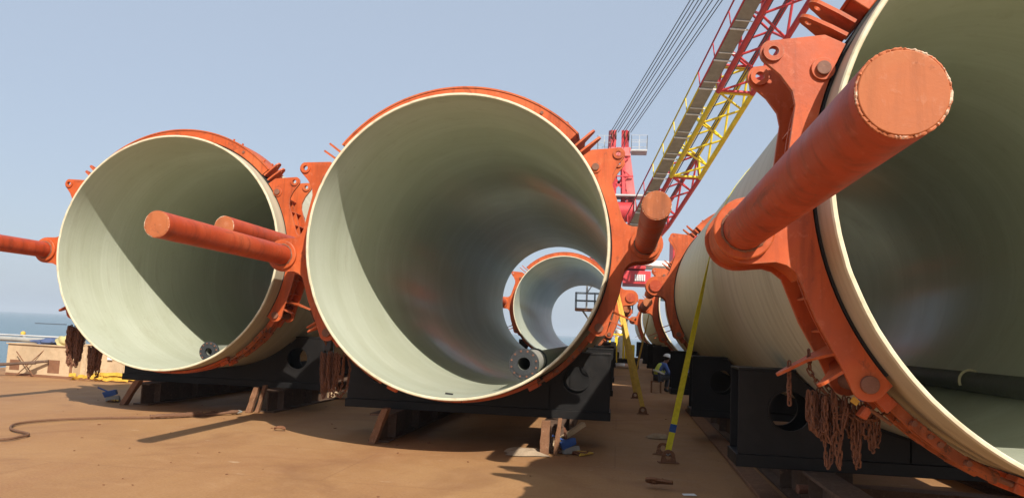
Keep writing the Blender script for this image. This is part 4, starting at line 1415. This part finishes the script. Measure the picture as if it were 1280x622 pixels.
for k in range(5):                                   # denser lacing on the mast front
    z0, z1 = 8.0 + k * 1.5, 9.5 + k * 1.5
    for q in (-1, 1):
        cadd('mast_lacing', bar((AX + q * 0.85, AY - 0.55, z0), (AX - q * 0.75, AY - 0.5, z1), 0.09), 'rpaint')
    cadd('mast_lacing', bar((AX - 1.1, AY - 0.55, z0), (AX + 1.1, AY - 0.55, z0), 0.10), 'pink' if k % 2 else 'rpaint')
for x in (-0.75, -0.45, 0.25, 0.55):
    sh = cadd('sheave_bracket', bar((AX + x, AY, 16.2), (AX + x * 0.95, AY - 0.1, 17.7), 0.20, 0.5), 'rpaint')
    cadd('sheave', cyl((AX + x + 0.10, AY - 0.1, 17.3), (AX + x + 0.18, AY - 0.1, 17.3), 0.38, 18), 'pin', smooth=True)
# white mast platforms with railings
def railing(x0, x1, y0, y1, z, h=1.1, step=0.55, mat='white', parent=None, w=0.05):
    for (a, b) in (((x0, y0), (x1, y0)), ((x0, y1), (x1, y1)), ((x0, y0), (x0, y1)), ((x1, y0), (x1, y1))):
        n_ = max(1, int(math.hypot(b[0] - a[0], b[1] - a[1]) / step))
        for k in range(n_ + 1):
            px, py = a[0] + (b[0] - a[0]) * k / n_, a[1] + (b[1] - a[1]) * k / n_
            yield 'rail_post', bar((px, py, z), (px, py, z + h), w)
        for hh in (h, h * 0.5):
            yield 'hand_rail', bar((a[0], a[1], z + hh), (b[0], b[1], z + hh), w)
for (x0, x1, z) in ((-2.05, -1.05, 16.05), (0.55, 1.75, 16.1)):
    pf = cadd('mast_platform', box(x0, x1, AY - 0.7, AY + 0.9, z - 0.12, z), 'dull_white')
    for nm, b_ in railing(x0, x1, AY - 0.7, AY + 0.9, z, 1.1, 0.4, w=0.03):
        cadd(nm, b_, 'dull_white', pf)
pf = cadd('mid_platform', box(-2.2, 3.0, AY - 1.6, AY + 0.2, 12.3, 12.42), 'dull_white')

# boom: from foot to tip
BA, BB = Vector((2.24 + 0.45, 52, 10.57)), Vector((6.14 + 0.40, 35, 16.65))
bd = (BB - BA)
BL = bd.length
bd.normalize()
side = bd.cross(Vector((0, 0, 1))).normalized()       # towards the camera's left/right
if side.x < 0:
    side = -side
nrm = side.cross(bd).normalized()
if nrm.z < 0:
    nrm = -nrm
BWID, BHGT = 1.75, 1.6
def bp(s, u, v):
    return BA + bd * s + side * u + nrm * v
def boom_section(s0, s1, mat, panels, taper0=1.0, taper1=1.0, name='boom_section'):
    root = empty(name)
    root.parent = crane
    def w(s):
        t_ = (s - s0) / (s1 - s0)
        return taper0 + (taper1 - taper0) * t_
    cn = [(-1, -1), (1, -1), (1, 1), (-1, 1)]
    for cu, cv in cn:
        bm = tube(bmesh.new(), bp(s0 + 0.01, cu * BWID / 2 * taper0, cv * BHGT / 2 * taper0), bp(s1 - 0.01, cu * BWID / 2 * taper1, cv * BHGT / 2 * taper1), 0.14, 10)
        cadd('chord', bm, mat, root, smooth=True)
    for k in range(panels):
        a = s0 + (s1 - s0) * k / panels
        b = s0 + (s1 - s0) * (k + 1) / panels
        wa, wb = w(a), w(b)
        for f in range(4):
            (u0, v0), (u1, v1) = cn[f], cn[(f + 1) % 4]
            if (k + f) % 2:
                (u0, v0), (u1, v1) = (u1, v1), (u0, v0)
            bm = tube(bmesh.new(), bp(a, u0 * BWID / 2 * wa, v0 * BHGT / 2 * wa), bp(b, u1 * BWID / 2 * wb, v1 * BHGT / 2 * wb), 0.062, 6)
            cadd('diagonal_brace', bm, mat, root)
        if k == 0:
            for f in range(4):
                (u0, v0), (u1, v1) = cn[f], cn[(f + 1) % 4]
                cadd('cross_brace', tube(bmesh.new(), bp(a + 0.1, u0 * BWID / 2 * wa, v0 * BHGT / 2 * wa), bp(a + 0.1, u1 * BWID / 2 * wa, v1 * BHGT / 2 * wa), 0.07, 6), mat, root)
                cadd('cross_brace', tube(bmesh.new(), bp(s1 - 0.1, u0 * BWID / 2 * taper1, v0 * BHGT / 2 * taper1), bp(s1 - 0.1, u1 * BWID / 2 * taper1, v1 * BHGT / 2 * taper1), 0.07, 6), mat, root)
    return root
Y0, Y1 = 0.235 * BL, 0.690 * BL
SECT = [(-7.2, -2.2, 'rpaint', 3, 0.55, 0.92), (-2.2, Y0, 'rpaint', 4, 0.92, 1.0), (Y0, Y1, 'ypaint', 6, 1, 1), (Y1, Y1 + 8.4, 'rpaint', 6, 1, 1), (Y1 + 8.4, Y1 + 16.8, 'ypaint', 5, 1, 1), (Y1 + 16.8, Y1 + 25, 'rpaint', 5, 1, 0.6)]
for a, b, mt, n_, t0, t1 in SECT:
    boom_section(a, b, mt, n_, t0, t1)
# walkway along the boom's left side with rail
wk = empty('boom_walkway')
wk.parent = crane
WU0, WU1, WV = -BWID / 2 - 0.92, -BWID / 2 - 0.24, -BHGT / 2 + 0.12
a, b = -5.0, Y1 + 20
L = b - a
npan = int(L / 2.1)
basis = Matrix((( side.x, bd.x, nrm.x, 0), (side.y, bd.y, nrm.y, 0), (side.z, bd.z, nrm.z, 0), (0, 0, 0, 1)))
for k in range(npan):
    s0, s1 = a + L * k / npan + 0.02, a + L * (k + 1) / npan - 0.02
    cadd('grating_panel', bx(bmesh.new(), WU0, WU1, s0, s1, WV, WV + 0.05, mat=Matrix.Translation(BA) @ basis), 'galv', wk)
    cadd('bearer', tube(bmesh.new(), bp(s0, WU0 - 0.05, WV - 0.05), bp(s0, -BWID / 2, WV - 0.05), 0.045, 6), 'white', wk)
    cadd('bearer', tube(bmesh.new(), bp(s0 + 0.55, WU0, WV - 0.04), bp(s0 + 0.55, WU1 + 0.1, WV - 0.04), 0.03, 6), 'white', wk)
    sm = (s0 + s1) / 2
    mt = 'ypaint' if Y0 < sm < Y1 else 'rpaint'
    cadd('rail_post', tube(bmesh.new(), bp(s0, WU0, WV), bp(s0, WU0, WV + 1.0), 0.03, 6), mt, wk)
    cadd('hand_rail', tube(bmesh.new(), bp(s0 - 0.02, WU0, WV + 1.0), bp(s1 + 0.02, WU0, WV + 1.0), 0.04, 6), mt, wk)
    cadd('toe_rail', tube(bmesh.new(), bp(s0 - 0.02, WU0 - 0.03, WV + 0.05), bp(s1 + 0.02, WU0 - 0.03, WV + 0.05), 0.045, 6), mt, wk)
# ropes
TIP = bp(Y1 + 25, 0, 0.9)
for k, u in enumerate((-0.80, -0.62, -0.40, -0.22, 0.10, 0.28, 0.58, 0.76)):
    cadd('stay_rope', tube(bmesh.new(), (AX + u + 0.05, AY - 0.15, 17.55), TIP + side * (u * 1.25), 0.028, 6), 'wire')
for u, v in ((-0.25, 0.1), (0.25, -0.2), (0.38, -0.25)):
    cadd('hoist_rope', tube(bmesh.new(), bp(-6, u * 0.5, v), bp(Y1 + 24, u, v), 0.03, 6), 'wire')
cadd('boom_foot', bar(bp(-7.3, -0.5, 0), bp(-7.3, 0.5, 0), 0.5), 'rpaint')
cadd('boom_hinge_bracket', bar(bp(-7.3, 0, 0), (1.0, 61.0, 7.7), 0.9, 0.5), 'rpaint')

# access platform in front of the crane
pl = thing('access_platform', 'railed access platform with davit post in front of the crane', 'platform', (0, 58.0, 0))
PO = Vector((0, 58.0, 0))
def padd(name, bm, mat, parent=None):
    bmesh.ops.translate(bm, verts=bm.verts[:], vec=-PO)
    return obj(name, bm, mat, parent or pl)
padd('platform_deck', box(-3.17, 0.95, 57.6, 59.2, 3.42, 3.62), 'rust')
for nm, b_ in railing(-3.15, 0.93, 57.65, 59.15, 3.62, 1.1, 1.25, w=0.06):
    padd(nm, b_, 'flange')
for x in (-2.6, -0.35):
    padd('leg', bar((x + 0.9, 58.4, 0), (x + 0.9, 58.4, 3.42), 0.18), 'galv')
    padd('knee_brace', bar((x, 57.8, 3.4), (x + 0.9, 58.3, 2.2), 0.10), 'galv')
padd('davit_post', bar((-2.35, 57.7, 3.6), (-2.35, 57.7, 5.6), 0.13), 'grey')
padd('davit_arm', bar((-2.55, 57.7, 5.55), (-1.5, 57.7, 5.3), 0.12), 'grey')
padd('davit_stay', bar((-2.35, 57.7, 4.7), (-1.9, 57.7, 5.4), 0.08), 'grey')
padd('control_box', box(-1.25, -0.8, 57.5, 57.7, 4.6, 4.95), 'tread')

# ------------------------------------------------------------------ hazy air
hz = bpy.data.materials.new('hazy_air')
hz.use_nodes = True
nt = hz.node_tree
nt.nodes.clear()
out = nt.nodes.new('ShaderNodeOutputMaterial')
pv = nt.nodes.new('ShaderNodeVolumePrincipled')
pv.inputs['Color'].default_value = (0.74, 0.84, 0.95, 1)
pv.inputs['Density'].default_value = 0.00038
pv.inputs['Anisotropy'].default_value = 0.0
nt.links.new(pv.outputs[0], out.inputs['Volume'])
M['haze'] = hz
o = obj('haze', box(-7000, 7000, -7000, 7000, -4.6, 36), 'haze')
o['kind'] = 'stuff'
tag(o, 'thin pale sea haze filling the air', 'haze')
